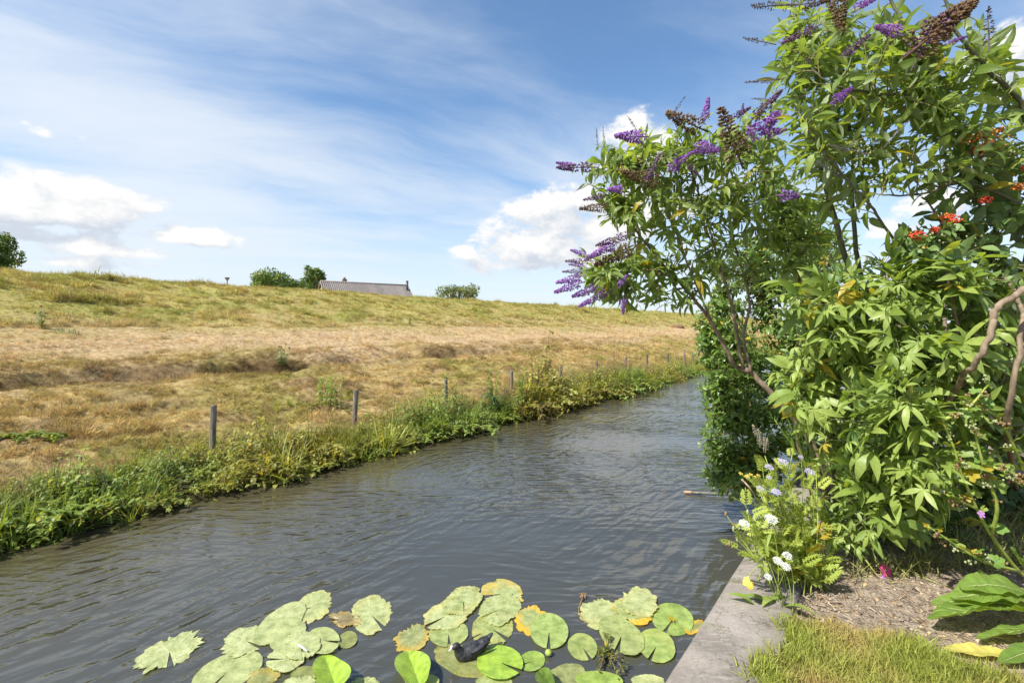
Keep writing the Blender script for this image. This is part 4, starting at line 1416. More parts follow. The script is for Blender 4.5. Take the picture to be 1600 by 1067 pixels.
def shrub(name, label, cat, base, stems, tips, leafset, size, mat, spacing=0.06, start=0.3, droop=0.35, outward=0.9, nseg=6,
          stem_mat='bark', twig_mat='twig', twig_r=0.0035, seed=0, leaf_name='leaf', keep=300, jitter=0.25, pair=2, arch=0.15, upmix=0.5, maxtwig=1.2, stem_name='stem'):
    r = np.random.default_rng(seed)
    base = np.asarray(base, float)
    e = empty(name, base, label, cat)
    nodes, tans = [], []
    for (pts, r0, r1) in stems:
        sp = spline(pts, 7)
        wob = np.cumsum(r.normal(0, 0.004, sp.shape), 0)
        sp = sp + wob - np.linspace(0, 1, len(sp))[:, None] * wob[-1]
        link(stem_name, mesh_of(tube(sp - base, np.linspace(r0, r1, len(sp)), 8), stem_name, M[stem_mat]), e)
        nodes.append(sp[2:])
        tans.append(norm(np.gradient(sp, axis=0))[2:])
    nodes, tans = np.concatenate(nodes), np.concatenate(tans)
    twigs, P, R, S = [], [], [], []
    for tip in tips:
        dist = np.linalg.norm(nodes - tip, axis=1)
        cost = dist + 0.7 * np.maximum(0, nodes[:, 2] - tip[2]) + 0.15 * r.uniform(size=len(nodes)) + np.where(dist < 0.12, 0.4, 0)
        i = int(np.argmin(cost))
        a, ta = nodes[i], tans[i]
        L = dist[i]
        if L > maxtwig:
            a = tip + (a - tip) * maxtwig / L
            L = maxtwig
        b = a + (0.5 * ta + 0.5 * norm(tip - a)) * L * 0.4
        c = tip - norm(tip - a + np.array((0, 0, -arch * L * 2))) * L * 0.35
        tt = np.linspace(0, 1, nseg + 1)[:, None]
        tw = (1 - tt) ** 3 * a + 3 * tt * (1 - tt) ** 2 * b + 3 * tt * tt * (1 - tt) * c + tt ** 3 * tip
        twigs.append(tube(tw - base, np.linspace(twig_r * 1.5, twig_r * 0.6, nseg + 1), 4, False))
        k_ = max(2, int(L * (1 - start) / spacing))
        ph = r.uniform(0, 3.14)
        for q in range(k_ + 1):
            t = start + (1 - start) * q / k_
            f = t * nseg
            j = min(int(f), nseg - 1)
            p = tw[j] + (tw[j + 1] - tw[j]) * (f - j)
            td = norm(tw[j + 1] - tw[j])
            ref = np.array((0, 0, 1.0)) if abs(td[2]) < 0.9 else np.array((1.0, 0, 0))
            u1 = norm(np.cross(td, ref))
            u2 = np.cross(td, u1)
            ph += 1.57 if pair == 2 else 2.4
            for sd in range(pair):
                an = ph + sd * math.pi + r.normal(0, 0.2)
                perp = math.cos(an) * u1 + math.sin(an) * u2
                dr = (0.45 + 0.8 * (t > 0.93)) * td + outward * perp + np.array((0, 0, -droop * r.uniform(0.3, 1.5))) + r.normal(0, jitter, 3)
                up = np.array((0, 0, 1.0)) * upmix + td * 0.5 + r.normal(0, 0.35, 3)
                s_ = size * r.uniform(0.5, 1.25) * (1.0 - 0.35 * (t > 0.9))
                P.append(p)
                R.append(frame(dr, up, r.normal(0, 0.3)) * s_)
                S.append(s_)
    P, R, S = np.array(P), np.array(R), np.array(S)
    tw_o = link('twigs', mesh_of(merge(twigs), 'twigs', M[twig_mat]), e)
    tw_o['kind'] = 'stuff'
    tmpl = TL[leafset]
    idx = r.integers(0, len(tmpl), len(P))
    rnd = r.uniform(size=len(P))
    # the leaves that show largest get objects of their own
    C_ = P + R[:, :, 1] * 0.5
    d = C_[:, 1]
    px = 800 + C_[:, 0] / d * F
    py = HY - (C_[:, 2] - CH) / d * F
    inside = (px > 5) & (px < 1595) & (py > 5) & (py < 1062) & (d > 0.4)
    cell = (px // 9).astype(int) * 10000 + (py // 9).astype(int)
    order = np.argsort(d)
    _, first = np.unique(cell[order], return_index=True)
    vis = np.zeros(len(P), bool)
    vis[order[first]] = True
    score = np.where(inside & vis, S / d, np.where(inside, S / d * 0.3, 0))
    pick = np.argsort(-score)[:keep]
    pick = pick[score[pick] > 0]
    rest = np.ones(len(P), bool)
    rest[pick] = False
    key = (leafset, mat)
    if key not in LEAFMESH:
        LEAFMESH[key] = [mesh_of(t, leaf_name, M[mat]) for t in tmpl]
    for i in pick:
        o = bpy.data.objects.new(leaf_name, LEAFMESH[key][idx[i]])
        COL.objects.link(o)
        o.parent = e
        o.matrix_basis = mat4(R[i], P[i] - base)
    if rest.any():
        o = link('foliage', batch_mesh(tmpl, idx[rest], R[rest], P[rest] - base, rnd[rest], 'foliage', M[mat]), e)
        o['kind'] = 'stuff'
    return e, base, nodes


def spikes(e, base, lst, d0, r):
    """flower spikes: (px, py of the middle, image direction, length px, kind[, depth])"""
    for it in lst:
        px, py, dx_, dy_, ln, kind = it[:6]
        d = (it[6] if len(it) > 6 else d0 + r.uniform(-0.2, 0.2)) - 0.34
        dr = norm((dx_, r.uniform(-0.35, 0.15), -dy_))
        L = ln / F * d
        fat = it[7] if len(it) > 7 else 1.0
        o = link('flower_spike', PAN[kind][r.integers(0, 3)], e)
        o.matrix_basis = mat4(frame(dr, r.normal(size=3)) * L * np.array((fat, 1, fat))[None], W(px, py, d) - dr * L / 2 - base)


def gpt(px, py):
    p = on_plane(px, py, GZ)
    p[2] = float(garden_z(p[0], p[1]))
    return p


# --- butterfly bush leaning over the canal
rA = np.random.default_rng(11)
baseA = gpt(1296, 806)
kn = W(1160, 576, 4.35)
stemsA = [
    ([baseA, W(1268, 690, 4.3), W(1205, 612, 4.3), W(1172, 580, 4.32), kn, W(1143, 560, 4.3), W(1110, 500, 4.25), W(1062, 440, 4.2), W(1018, 390, 4.15), W(975, 330, 4.1)], 0.030, 0.008),
    ([kn, W(1150, 520, 4.3), W(1137, 460, 4.3), W(1124, 410, 4.25), W(1100, 330, 4.2), W(1075, 250, 4.2)], 0.017, 0.006),
    ([W(1172, 580, 4.32), W(1160, 530, 4.4), W(1166, 470, 4.45), W(1150, 400, 4.45), W(1135, 300, 4.4), W(1150, 220, 4.4)], 0.015, 0.006),
    ([W(1062, 440, 4.2), W(1020, 425, 4.1), W(980, 425, 4.05), W(940, 440, 4.0)], 0.008, 0.004),
    ([W(1110, 500, 4.25), W(1075, 420, 4.1), W(1040, 330, 4.0), W(1010, 260, 4.0)], 0.010, 0.005),
    ([baseA + np.array((.05, .1, 0)), W(1290, 640, 4.5), W(1275, 520, 4.6), W(1235, 400, 4.6), W(1200, 300, 4.5), W(1195, 220, 4.4)], 0.026, 0.007)]
spA = [
    (897, 262, -1, .12, 58, 'mixed'), (883, 257, -1, -.1, 30, 'purple'), (983, 213, -1, .1, 48, 'purple', 4.1, 1.4), (933, 215, -.15, -1, 26, 'wisp'), (943, 211, -.1, -1, 26, 'wisp'),
    (990, 196, -.7, -1, 34, 'wisp'), (1068, 189, -1, -.3, 62, 'brown', 4.2, 1.25), (1060, 166, .7, -1, 34, 'wisp'), (1104, 170, .15, -1, 34, 'purple', 4.2, 1.2),
    (1140, 208, -.45, -1, 80, 'brown', 4.0, 1.3), (1152, 180, .9, -.5, 46, 'mixed'), (1160, 172, .2, -1, 22, 'mixed'), (1107, 232, .3, .2, 36, 'purple', 4.0, 1.8), (1066, 250, .7, -.5, 44, 'purple'), (1058, 258, .2, .8, 24, 'purple'),
    (1000, 277, -1, -.3, 62, 'brown'), (961, 296, -.6, .1, 28, 'purple', 4.0, 1.5), (927, 309, -1, .3, 34, 'mixed'), (926, 325, -1, .1, 42, 'brown'), (910, 293, -1, .5, 24, 'wisp'),
    (955, 376, -1, .35, 50, 'mixed'), (938, 393, -1, .5, 50, 'purple'), (958, 402, -1, .45, 62, 'brown'), (903, 394, -1, -.3, 24, 'purple', 4.0, 1.3), (902, 408, -1, .0, 36, 'mixed'),
    (900, 414, -1, -.1, 22, 'purple'), (894, 424, -1, .05, 30, 'mixed'), (888, 437, -1, .25, 38, 'purple', 4.0, 1.2), (886, 450, -1, .35, 40, 'purple', 4.0, 1.2), (912, 457, -1, .35, 38, 'purple', 4.0, 1.2),
    (928, 467, -1, .5, 48, 'mixed'), (914, 474, -1, .5, 24, 'purple', 4.0, 1.3), (974, 438, .3, -.5, 20, 'purple', 4.0, 1.5), (974, 479, 0, .7, 22, 'purple', 4.0, 1.5),
    (1198, 193, .9, -.65, 66, 'purple', 4.1, 1.2), (1213, 206, .9, -.2, 36, 'purple', 4.1, 1.3), (1200, 163, .8, -.8, 56, 'mixed'), (1188, 176, -.5, 1, 30, 'brown'), (1192, 127, -1, .05, 46, 'wisp'), (1190, 155, -1, .0, 34, 'wisp'),
    (1234, 306, .6, .1, 26, 'purple', 3.9, 2.2), (1020, 262, .5, -1, 44, 'mixed'), (1085, 268, .4, .3, 30, 'mixed')]
tipsA = blob_tips([
    (952, 280, 4.1, 42, 30, .3, 13), (1005, 262, 4.15, 50, 45, .4, 18), (1075, 235, 4.2, 55, 40, .4, 19), (1150, 245, 4.3, 55, 50, .5, 22), (990, 335, 4.1, 50, 40, .4, 17), (1060, 320, 4.2, 60, 55, .5, 18),
    (1140, 320, 4.3, 70, 55, .5, 22), (1210, 270, 4.4, 60, 65, .5, 22), (960, 420, 4.0, 42, 36, .3, 15), (1010, 430, 4.1, 45, 40, .35, 17), (985, 462, 4.1, 45, 18, .25, 9), (1050, 460, 4.2, 40, 22, .3, 6), (1190, 350, 4.5, 60, 40, .4, 12), (1030, 385, 4.1, 50, 35, .3, 10), (1120, 400, 4.3, 45, 35, .3, 11), (1080, 410, 4.2, 45, 35, .3, 8), (1190, 400, 4.4, 45, 35, .3, 9), (1180, 300, 4.3, 40, 40, .4, 10), (1235, 345, 4.5, 45, 45, .4, 13), (1265, 330, 4.5, 45, 45, .4, 12), (1300, 390, 4.5, 35, 35, .3, 7), (1250, 400, 4.6, 40, 35, .4, 8)], rA, 1.35)
for it in spA:
    d = 4.1
    dr = norm((it[2], 0, -it[3]))
    tipsA.append(W(it[0], it[1], d) - dr * it[4] / F * d * 0.55)
eA, bA, _ = shrub('butterfly_bush', 'arching butterfly bush with purple and brown spikes reaching out over the canal', 'shrub', baseA, stemsA, tipsA, 'lance', 0.175, 'buddleia',
                  spacing=0.064, start=0.34, droop=0.34, twig_r=0.0035, seed=12, arch=0.1)
spikes(eA, bA, spA, 4.1, rA)

# --- second butterfly bush, close and tall in the top right corner
rB = np.random.default_rng(21)
baseB = gpt(1420, 800)
stemsB = [
    ([baseB, W(1400, 640, 3.7), W(1345, 480, 3.6), W(1318, 400, 3.5), W(1290, 300, 3.4), W(1262, 200, 3.3), W(1245, 100, 3.3), W(1240, 20, 3.3), W(1236, -60, 3.3)], 0.026, 0.006),
    ([baseB + np.array((.08, 0, 0)), W(1425, 620, 3.6), W(1350, 440, 3.6), W(1330, 330, 3.5), W(1330, 220, 3.4), W(1310, 90, 3.3), W(1300, -40, 3.3)], 0.022, 0.006),
    ([baseB + np.array((.2, -.1, 0)), W(1560, 560, 3.3), W(1620, 330, 3.1), W(1600, 175, 3.0), W(1545, 112, 2.95), W(1505, 70, 2.9), W(1470, 10, 2.9), W(1450, -60, 2.9)], 0.020, 0.006),
    ([baseB + np.array((.1, -.1, 0)), W(1500, 520, 3.4), W(1560, 330, 3.2), W(1500, 190, 3.1), W(1452, 98, 3.05), W(1420, 40, 3.0), W(1396, -10, 3.0), W(1380, -60, 3.0)], 0.019, 0.006),
    ([W(1500, 190, 3.1), W(1440, 160, 3.0), W(1370, 150, 2.95), W(1300, 130, 2.95), W(1262, 95, 3.0)], 0.010, 0.005),
    ([W(1420, 420, 3.3), W(1390, 360, 3.1), W(1340, 300, 3.05), W(1290, 240, 3.0), W(1260, 200, 3.0)], 0.010, 0.005),
    ([W(1620, 330, 3.1), W(1520, 280, 3.0), W(1450, 300, 3.0), W(1380, 305, 2.95)], 0.010, 0.005)]
spB = [
    (1204, 9, -1, .02, 62, 'wisp', 3.3, 1.5), (1182, 64, -1, .02, 52, 'wisp'), (1187, 127, -1, .05, 46, 'wisp'), (1247, 56, -1, .45, 52, 'mixed'), (1311, 22, -.05, 1, 74, 'brown', 3.3, 1.0), (1275, 4, 1, -.2, 46, 'brown'),
    (1354, 5, .9, -.4, 36, 'purple'), (1387, 47, -1, -.15, 44, 'purple', 3.0, 1.3), (1478, 38, .9, -.75, 100, 'brown', 2.9, 1.3), (1492, 22, .9, -.6, 90, 'mixed', 2.95, 1.2), (1465, 52, .9, -.6, 80, 'mixed', 3.0, 1.2), (1505, 10, .9, -.5, 60, 'wisp', 2.9, 1.6),
    (1317, 148, .7, -.5, 32, 'purple', 2.95, 1.5), (1457, 62, -.8, .6, 28, 'purple'), (1495, 63, .8, -.2, 26, 'purple'), (1545, 40, .1, -1, 60, 'wisp', 2.9, 1.5), (1340, 70, .8, -.6, 48, 'mixed'), (1405, 205, .6, -.8, 40, 'wisp'), (1434, 90, .4, -.8, 44, 'wisp'), (1330, 235, .8, .2, 52, 'wisp'), (1290, 262, -.8, -.3, 46, 'wisp')]
tipsB = blob_tips([
    (1240, 70, 3.3, 40, 60, .3, 16), (1290, 60, 3.3, 50, 60, .4, 20), (1270, 160, 3.3, 50, 60, .4, 22), (1340, 90, 3.2, 60, 65, .4, 22), (1400, 70, 3.1, 55, 60, .4, 19), (1345, 180, 3.2, 65, 55, .4, 24),
    (1420, 160, 3.1, 60, 60, .4, 20), (1470, 140, 3.0, 50, 50, .3, 16), (1285, 235, 3.3, 50, 45, .4, 16), (1550, 130, 3.0, 45, 40, .3, 8), (1380, 255, 3.2, 40, 40, .3, 9), (1320, 310, 3.3, 50, 35, .3, 8), (1590, 215, 3.0, 40, 40, .3, 9), (1500, 190, 3.0, 50, 40, .3, 10), (1440, 240, 3.2, 50, 40, .3, 9), (1530, 60, 3.0, 40, 40, .3, 6)], rB, 1.45)
for it in spB:
    d = it[6] if len(it) > 6 else 3.1
    tipsB.append(W(it[0], it[1], d) - norm((it[2], 0, -it[3])) * it[4] / F * d * 0.55)
eB, bB, _ = shrub('butterfly_bush', 'tall butterfly bush filling the top right, with long narrow leaves and fading spikes', 'shrub', baseB, stemsB, tipsB, 'lance', 0.165, 'buddleia',
                  spacing=0.058, start=0.3, droop=0.12, outward=0.75, twig_r=0.003, seed=22, arch=0.0, stem_mat='darktwig')
spikes(eB, bB, spB, 3.1, rB)

# --- small leaved evergreen hanging over the water
baseP = np.array((*SN(6.6, 0.35), GZ))
stemsP = [([baseP + np.array((.1 * i, .15 * (i % 3), 0)), baseP + np.array((-.15 + .12 * i, 0, .8)), W(x1, y1, d1), W(x2, y2, d2)], 0.022, 0.006) for i, (x1, y1, d1, x2, y2, d2) in enumerate(
    [(1150, 560, 6.0, 1120, 440, 6.1), (1200, 480, 6.2, 1190, 380, 6.3), (1165, 660, 5.5, 1120, 620, 5.4), (1255, 460, 6.4, 1260, 350, 6.4), (1180, 720, 5.2, 1150, 735, 5.1), (1160, 600, 5.8, 1108, 540, 5.8)])]
tipsP = blob_tips([
    (1150, 415, 6.2, 48, 45, .4, 40), (1130, 500, 6.0, 40, 55, .5, 50), (1150, 570, 5.8, 50, 55, .5, 66), (1135, 540, 5.7, 50, 40, .4, 34), (1160, 640, 5.5, 48, 60, .5, 66), (1150, 705, 5.3, 42, 50, .4, 56), (1170, 750, 5.1, 40, 30, .3, 36), (1108, 545, 5.8, 26, 40, .3, 20),
    (1215, 420, 6.4, 50, 60, .5, 54), (1210, 520, 6.2, 60, 60, .5, 54), (1240, 610, 5.8, 60, 60, .5, 44), (1225, 700, 5.4, 50, 60, .4, 36), (1270, 380, 6.4, 45, 55, .4, 36), (1190, 400, 6.3, 50, 40, .4, 40), (1240, 430, 6.3, 50, 40, .4, 40), (1180, 450, 6.2, 50, 40, .4, 36), (1290, 460, 6.2, 45, 40, .4, 30), (1310, 400, 6.2, 35, 45, .4, 24), (1125, 600, 5.6, 40, 50, .4, 46), (1120, 690, 5.3, 30, 50, .3, 36), (1150, 760, 5.1, 45, 22, .3, 26), (1110, 500, 5.9, 26, 40, .3, 22), (1205, 560, 5.6, 60, 60, .4, 40), (1215, 660, 5.2, 50, 60, .4, 40), (1110, 640, 5.5, 16, 20, .2, 6), (1130, 665, 5.3, 26, 16, .2, 9), (1112, 745, 5.1, 26, 18, .2, 7)], np.random.default_rng(31), 1.7)
eP, bP, _ = shrub('evergreen_shrub', 'dense dark evergreen shrub with small glossy leaves hanging down to the water', 'shrub', baseP, stemsP, tipsP, 'privet', 0.088, 'privet',
                  spacing=0.036, start=0.25, droop=0.2, twig_r=0.0025, seed=32, arch=0.12, maxtwig=0.6)

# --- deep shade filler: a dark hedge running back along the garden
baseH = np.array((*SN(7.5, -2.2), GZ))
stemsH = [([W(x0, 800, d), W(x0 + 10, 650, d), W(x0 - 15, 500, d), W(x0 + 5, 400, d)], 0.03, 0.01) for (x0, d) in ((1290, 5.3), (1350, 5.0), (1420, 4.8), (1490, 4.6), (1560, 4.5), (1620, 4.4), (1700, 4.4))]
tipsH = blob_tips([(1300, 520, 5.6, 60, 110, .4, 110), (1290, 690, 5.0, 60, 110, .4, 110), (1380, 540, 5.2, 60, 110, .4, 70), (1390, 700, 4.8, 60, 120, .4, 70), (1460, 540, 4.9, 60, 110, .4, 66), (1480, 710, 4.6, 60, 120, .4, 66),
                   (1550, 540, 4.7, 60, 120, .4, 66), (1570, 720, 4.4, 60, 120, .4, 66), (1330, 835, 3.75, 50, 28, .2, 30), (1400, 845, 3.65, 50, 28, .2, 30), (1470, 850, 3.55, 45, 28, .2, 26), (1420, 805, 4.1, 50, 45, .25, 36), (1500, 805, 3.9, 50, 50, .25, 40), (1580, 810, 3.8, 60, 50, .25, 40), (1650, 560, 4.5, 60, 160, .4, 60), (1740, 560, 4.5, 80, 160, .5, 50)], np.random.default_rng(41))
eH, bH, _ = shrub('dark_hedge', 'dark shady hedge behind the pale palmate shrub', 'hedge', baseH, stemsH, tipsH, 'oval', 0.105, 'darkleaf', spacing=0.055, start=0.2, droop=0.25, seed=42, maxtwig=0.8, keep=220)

# --- the big pale shrub with hand-shaped leaves in the middle of the garden side
rC = np.random.default_rng(51)
baseC = gpt(1300, 815)
stemsC = [
    ([baseC, W(1280, 740, 3.75), W(1262, 680, 3.7), W(1268, 610, 3.6)], 0.026, 0.010),
    ([baseC + np.array((.06, .02, 0)), W(1300, 740, 3.75), W(1300, 640, 3.6), W(1330, 540, 3.4), W(1270, 455, 3.2)], 0.024, 0.006),
    ([baseC + np.array((.12, .0, 0)), W(1345, 740, 3.7), W(1400, 640, 3.4), W(1390, 520, 3.2), W(1385, 430, 3.1)], 0.024, 0.006),
    ([baseC + np.array((.02, .08, 0)), W(1275, 760, 3.9), W(1245, 700, 3.9), W(1240, 640, 3.8)], 0.022, 0.008),
    ([baseC + np.array((.22, -.05, 0)), W(1420, 740, 3.3), W(1470, 640, 3.1), W(1500, 520, 3.0), W(1480, 420, 2.9)], 0.022, 0.006),
    ([baseC + np.array((.2, -.1, 0)), W(1400, 790, 3.2), W(1440, 730, 3.0), W(1450, 690, 2.9)], 0.016, 0.006),
    ([baseC + np.array((.4, 0.1, 0)), W(1500, 700, 3.3), W(1560, 600, 3.1), W(1590, 480, 3.0)], 0.020, 0.006)]
tipsC = blob_tips([
    (1255, 460, 3.4, 40, 30, .3, 5), (1300, 470, 3.3, 50, 40, .3, 10), (1375, 455, 3.2, 60, 45, .3, 12), (1455, 440, 3.0, 60, 50, .3, 12), (1540, 440, 3.0, 50, 50, .3, 9), (1290, 545, 3.3, 50, 40, .3, 11), (1365, 545, 3.2, 60, 45, .35, 14),
    (1440, 545, 3.0, 60, 50, .3, 13), (1520, 545, 3.0, 50, 50, .3, 8), (1275, 620, 3.4, 45, 40, .3, 11), (1345, 630, 3.2, 60, 45, .3, 14), (1425, 625, 3.0, 50, 40, .3, 11), (1330, 705, 3.3, 50, 40, .3, 12), (1400, 710, 3.1, 50, 40, .3, 12),
    (1455, 735, 2.9, 40, 36, .2, 8), (1345, 775, 3.3, 50, 30, .3, 8), (1320, 830, 3.2, 45, 25, .2, 6), (1380, 825, 3.1, 40, 25, .2, 6), (1500, 640, 3.1, 50, 45, .3, 8), (1560, 620, 3.2, 40, 40, .3, 6), (1520, 720, 3.2, 50, 45, .3, 7), (1440, 800, 3.1, 45, 30, .2, 6), (1250, 590, 3.5, 30, 30, .2, 4), (1230, 470, 3.5, 20, 20, .2, 2)], rC, 1.1)
eC, bC, _ = shrub('palmate_shrub', 'large pale green shrub with hand-shaped leaves crowding the garden side', 'shrub', baseC, stemsC, tipsC, 'palm', 0.192, 'palmate', spacing=0.105, start=0.35, droop=0.22, twig_r=0.0042, seed=52,
                  outward=0.95, upmix=0.95, keep=300, maxtwig=0.55, jitter=0.32, twig_mat='darktwig')

# --- berry bush on the right, with the bent brown trunk
rD = np.random.default_rng(61)
baseD = gpt(1590, 800)
stemsD = [
    ([baseD, W(1570, 700, 3.0), W(1572, 640, 2.65), W(1590, 540, 2.6), W(1592, 470, 2.8), W(1540, 400, 3.2), W(1480, 360, 3.2)], 0.017, 0.008),
    ([W(1470, 650, 3.1), W(1503, 594, 2.75), W(1528, 572, 2.6), W(1545, 535, 2.55), W(1549, 500, 2.55), W(1554, 480, 2.55), W(1585, 462, 2.55), W(1640, 432, 2.6)], 0.014, 0.018),
    ([W(1588, 470, 3.2), W(1620, 380, 3.1), W(1580, 330, 3.1), W(1540, 310, 3.1), W(1525, 290, 3.1)], 0.016, 0.007),
    ([W(1620, 380, 3.1), W(1600, 300, 3.2), W(1570, 240, 3.2), W(1500, 200, 3.2)], 0.012, 0.006),
    ([W(1556, 478, 3.0), W(1500, 440, 3.05), W(1460, 400, 3.1), W(1420, 380, 3.15)], 0.010, 0.005)]
tipsD = blob_tips([(1430, 385, 3.2, 45, 25, .3, 10), (1490, 365, 3.2, 55, 35, .3, 16), (1560, 350, 3.2, 55, 45, .3, 18), (1550, 270, 3.2, 55, 45, .3, 18), (1500, 400, 3.1, 60, 30, .3, 14), (1580, 430, 3.1, 45, 40, .3, 14), (1510, 240, 3.3, 45, 30, .3, 9),
                   (1560, 500, 3.2, 50, 40, .3, 12), (1590, 560, 3.2, 40, 40, .3, 10), (1460, 300, 3.3, 30, 25, .2, 4), (1590, 640, 3.3, 40, 40, .3, 8)], rD, 1.3)
eD, bD, _ = shrub('berry_bush', 'broad leaved bush with orange and red berries and a bent brown trunk', 'shrub', baseD, stemsD, tipsD, 'oval', 0.120, 'berryleaf', spacing=0.06, start=0.25, droop=0.3, seed=62, twig_r=0.004, keep=300, maxtwig=0.6)
for (px, py, rad, cl, d) in ((1492, 226, 20, 'orange', 3.15), (1536, 220, 22, 'orange', 3.1), (1513, 239, 18, 'orange', 3.1), (1587, 293, 26, 'orange', 3.05), (1595, 226, 14, 'orange', 3.05), (1583, 309, 14, 'red', 3.0), (1410, 374, 15, 'red', 3.05), (1435, 366, 9, 'red', 3.1),
                              (1461, 350, 15, 'red', 3.05), (1511, 320, 11, 'red', 3.05), (1500, 246, 12, 'red', 3.15), (1588, 3, 16, 'red', 2.9), (1452, 345, 10, 'orange', 3.1), (1562, 300, 12, 'orange', 3.1), (1530, 238, 12, 'red', 3.1), (1575, 272, 10, 'red', 3.1)):
    c = W(px, py, d)
    R_ = rad * 0.85 / F * d
    t_ = merge([ball(0.0065 * rD.uniform(0.8, 1.2), 6, 4, (1, 1, 1), norm(rD.normal(size=3)) * R_ * np.array((1, .8, .6)) * rD.uniform(0.2, 1) ** .5) for _ in range(46)])
    o = link('berry_cluster', mesh_of(t_, 'berry_cluster', M[cl]), eD)
    o.location = c - bD - np.array((0, 0.12, 0))

# --- trailing corner twig with red berries out of the top right corner
# --- leaf rosette of tiny pale buds (grey bud sprays between the leaves)
for (px, py, d, n_) in ((1345, 235, 3.0, 60), (1395, 285, 3.0, 50), (1575, 232, 2.95, 60), (1540, 215, 3.0, 40), (1470, 375, 3.0, 50), (1500, 385, 3.0, 40), (1300, 280, 3.1, 40)):
    pts = [W(px + rD.normal(0, 24), py + rD.normal(0, 9), d + rD.normal(0, .04)) for _ in range(n_)]
    t_ = merge([ball(0.005 * rD.uniform(.7, 1.4), 5, 3, (1, 1, 1.3), p - bB) for p in pts])
    link('bud_spray', mesh_of(t_, 'bud_spray', M['palebud']), eB)['kind'] = 'stuff'


# ------------------------------------------------------------------ herbs by the concrete edge
def herb(name, label, cat, base, stems, leaves, leaf_mat, leafset, stem_mat='greenstem', r0=0.004, r1=0.002, keep_all=True, leaf_name='leaf'):
    """stems as splines, leaves as (point, direction, size)"""
    e = empty(name, base, label, cat)
    for pts in stems:
        sp = spline(pts, 5)
        link('stem', mesh_of(tube(sp - base, np.linspace(r0, r1, len(sp)), 6), 'stem', M[stem_mat]), e)
    key = (leafset, leaf_mat)
    if key not in LEAFMESH:
        LEAFMESH[key] = [mesh_of(t, leaf_name, M[leaf_mat]) for t in TL[leafset]]
    for (p, dr, s) in leaves:
        o = bpy.data.objects.new(leaf_name, LEAFMESH[key][rng.integers(0, len(TL[leafset]))])
        COL.objects.link(o)
        o.parent = e
        o.matrix_basis = mat4(frame(dr, np.array((0, 0, 1)) + rng.normal(0, .35, 3)) * s, np.asarray(p) - base)
    return e


def along(pts, n_, size, t0=0.2, up=0.3, jit=0.2):
    sp = spline(pts, 8)
    res = []
    for i in range(n_):
        t = t0 + (1 - t0) * (i + rng.uniform()) / n_
        f = t * (len(sp) - 1)
        j = min(int(f), len(sp) - 2)
        p = sp[j] + (sp[j + 1] - sp[j]) * (f - j)
        td = norm(sp[j + 1] - sp[j])
        a = i * 2.4 + rng.normal(0, 0.3)
        dr = np.array((math.cos(a), math.sin(a), up)) + td * 0.4 + rng.normal(0, jit, 3)
        res.append((p, dr, size * rng.uniform(0.7, 1.25) * (1.15 - 0.5 * t)))
    return res


# yellow-green feathery herb, the largest of the clump
bF = gpt(1245, 925)
stF = []
for (px, py, d) in ((1200, 735, 3.2), (1225, 720, 3.25), (1255, 745, 3.3), (1180, 790, 3.05), (1215, 790, 3.1), (1250, 800, 3.15), (1270, 780, 3.3), (1235, 760, 3.25), (1195, 850, 2.95), (1225, 850, 3.0), (1262, 850, 3.1), (1210, 760, 3.1), (1170, 850, 2.95), (1280, 850, 3.2), (1160, 780, 3.0), (1275, 730, 3.3), (1185, 760, 3.1), (1240, 700, 3.3), (1290, 800, 3.25), (1175, 815, 2.95), (1240, 885, 2.95), (1205, 885, 2.9), (1270, 890, 3.05), (1295, 870, 3.15), (1190, 720, 3.2)):
    tip = W(px, py, d)
    b0 = bF + np.array((rng.normal(0, .08), rng.normal(.06, .09), 0))
    stF.append([b0, b0 * .55 + tip * .45 + np.array((0.03, 0.0, 0.02)), tip])
lvF = []
for s_ in stF:
    lvF += along(s_, 13, 0.125, 0.2, 0.5, 0.45)
eF = herb('feathery_herb', 'yellow green feathery herb growing over the corner of the concrete edge', 'plant', bF, stF, lvF, 'fern', 'ferny')


def umbel(rad, n_, seed):
    r = np.random.default_rng(seed)
    parts = []
    for i in range(n_):
        q = math.sqrt((i + 0.5) / n_) * rad
        a = i * 2.4
        p = np.array((q * math.cos(a), q * math.sin(a), 0.35 * rad * (1 - (q / rad) ** 2) + r.normal(0, 0.002)))
        parts.append(ball(rad * (1.0 / math.sqrt(n_)) * r.uniform(.75, 1.3), 6, 3, (1, 1, 0.4), p))
    return merge(parts)


def stalk_flower(e, base, head_t, mat, p, root, name='flower_head', tilt=0.5):
    p = np.asarray(p)
    sp = spline([root, root * .5 + p * .5 + np.array((0.02, 0, 0.03)), p], 5)
    link('flower_stalk', mesh_of(tube(sp - base, np.linspace(0.003, 0.0016, len(sp)), 5), 'flower_stalk', M['greenstem']), e)
    o = link(name, mesh_of(head_t, name, mat), e)
    Rm = rotx(tilt) @ rotz(rng.uniform(0, 6.28))
    o.matrix_basis = mat4(Rm, p - base)
    return o


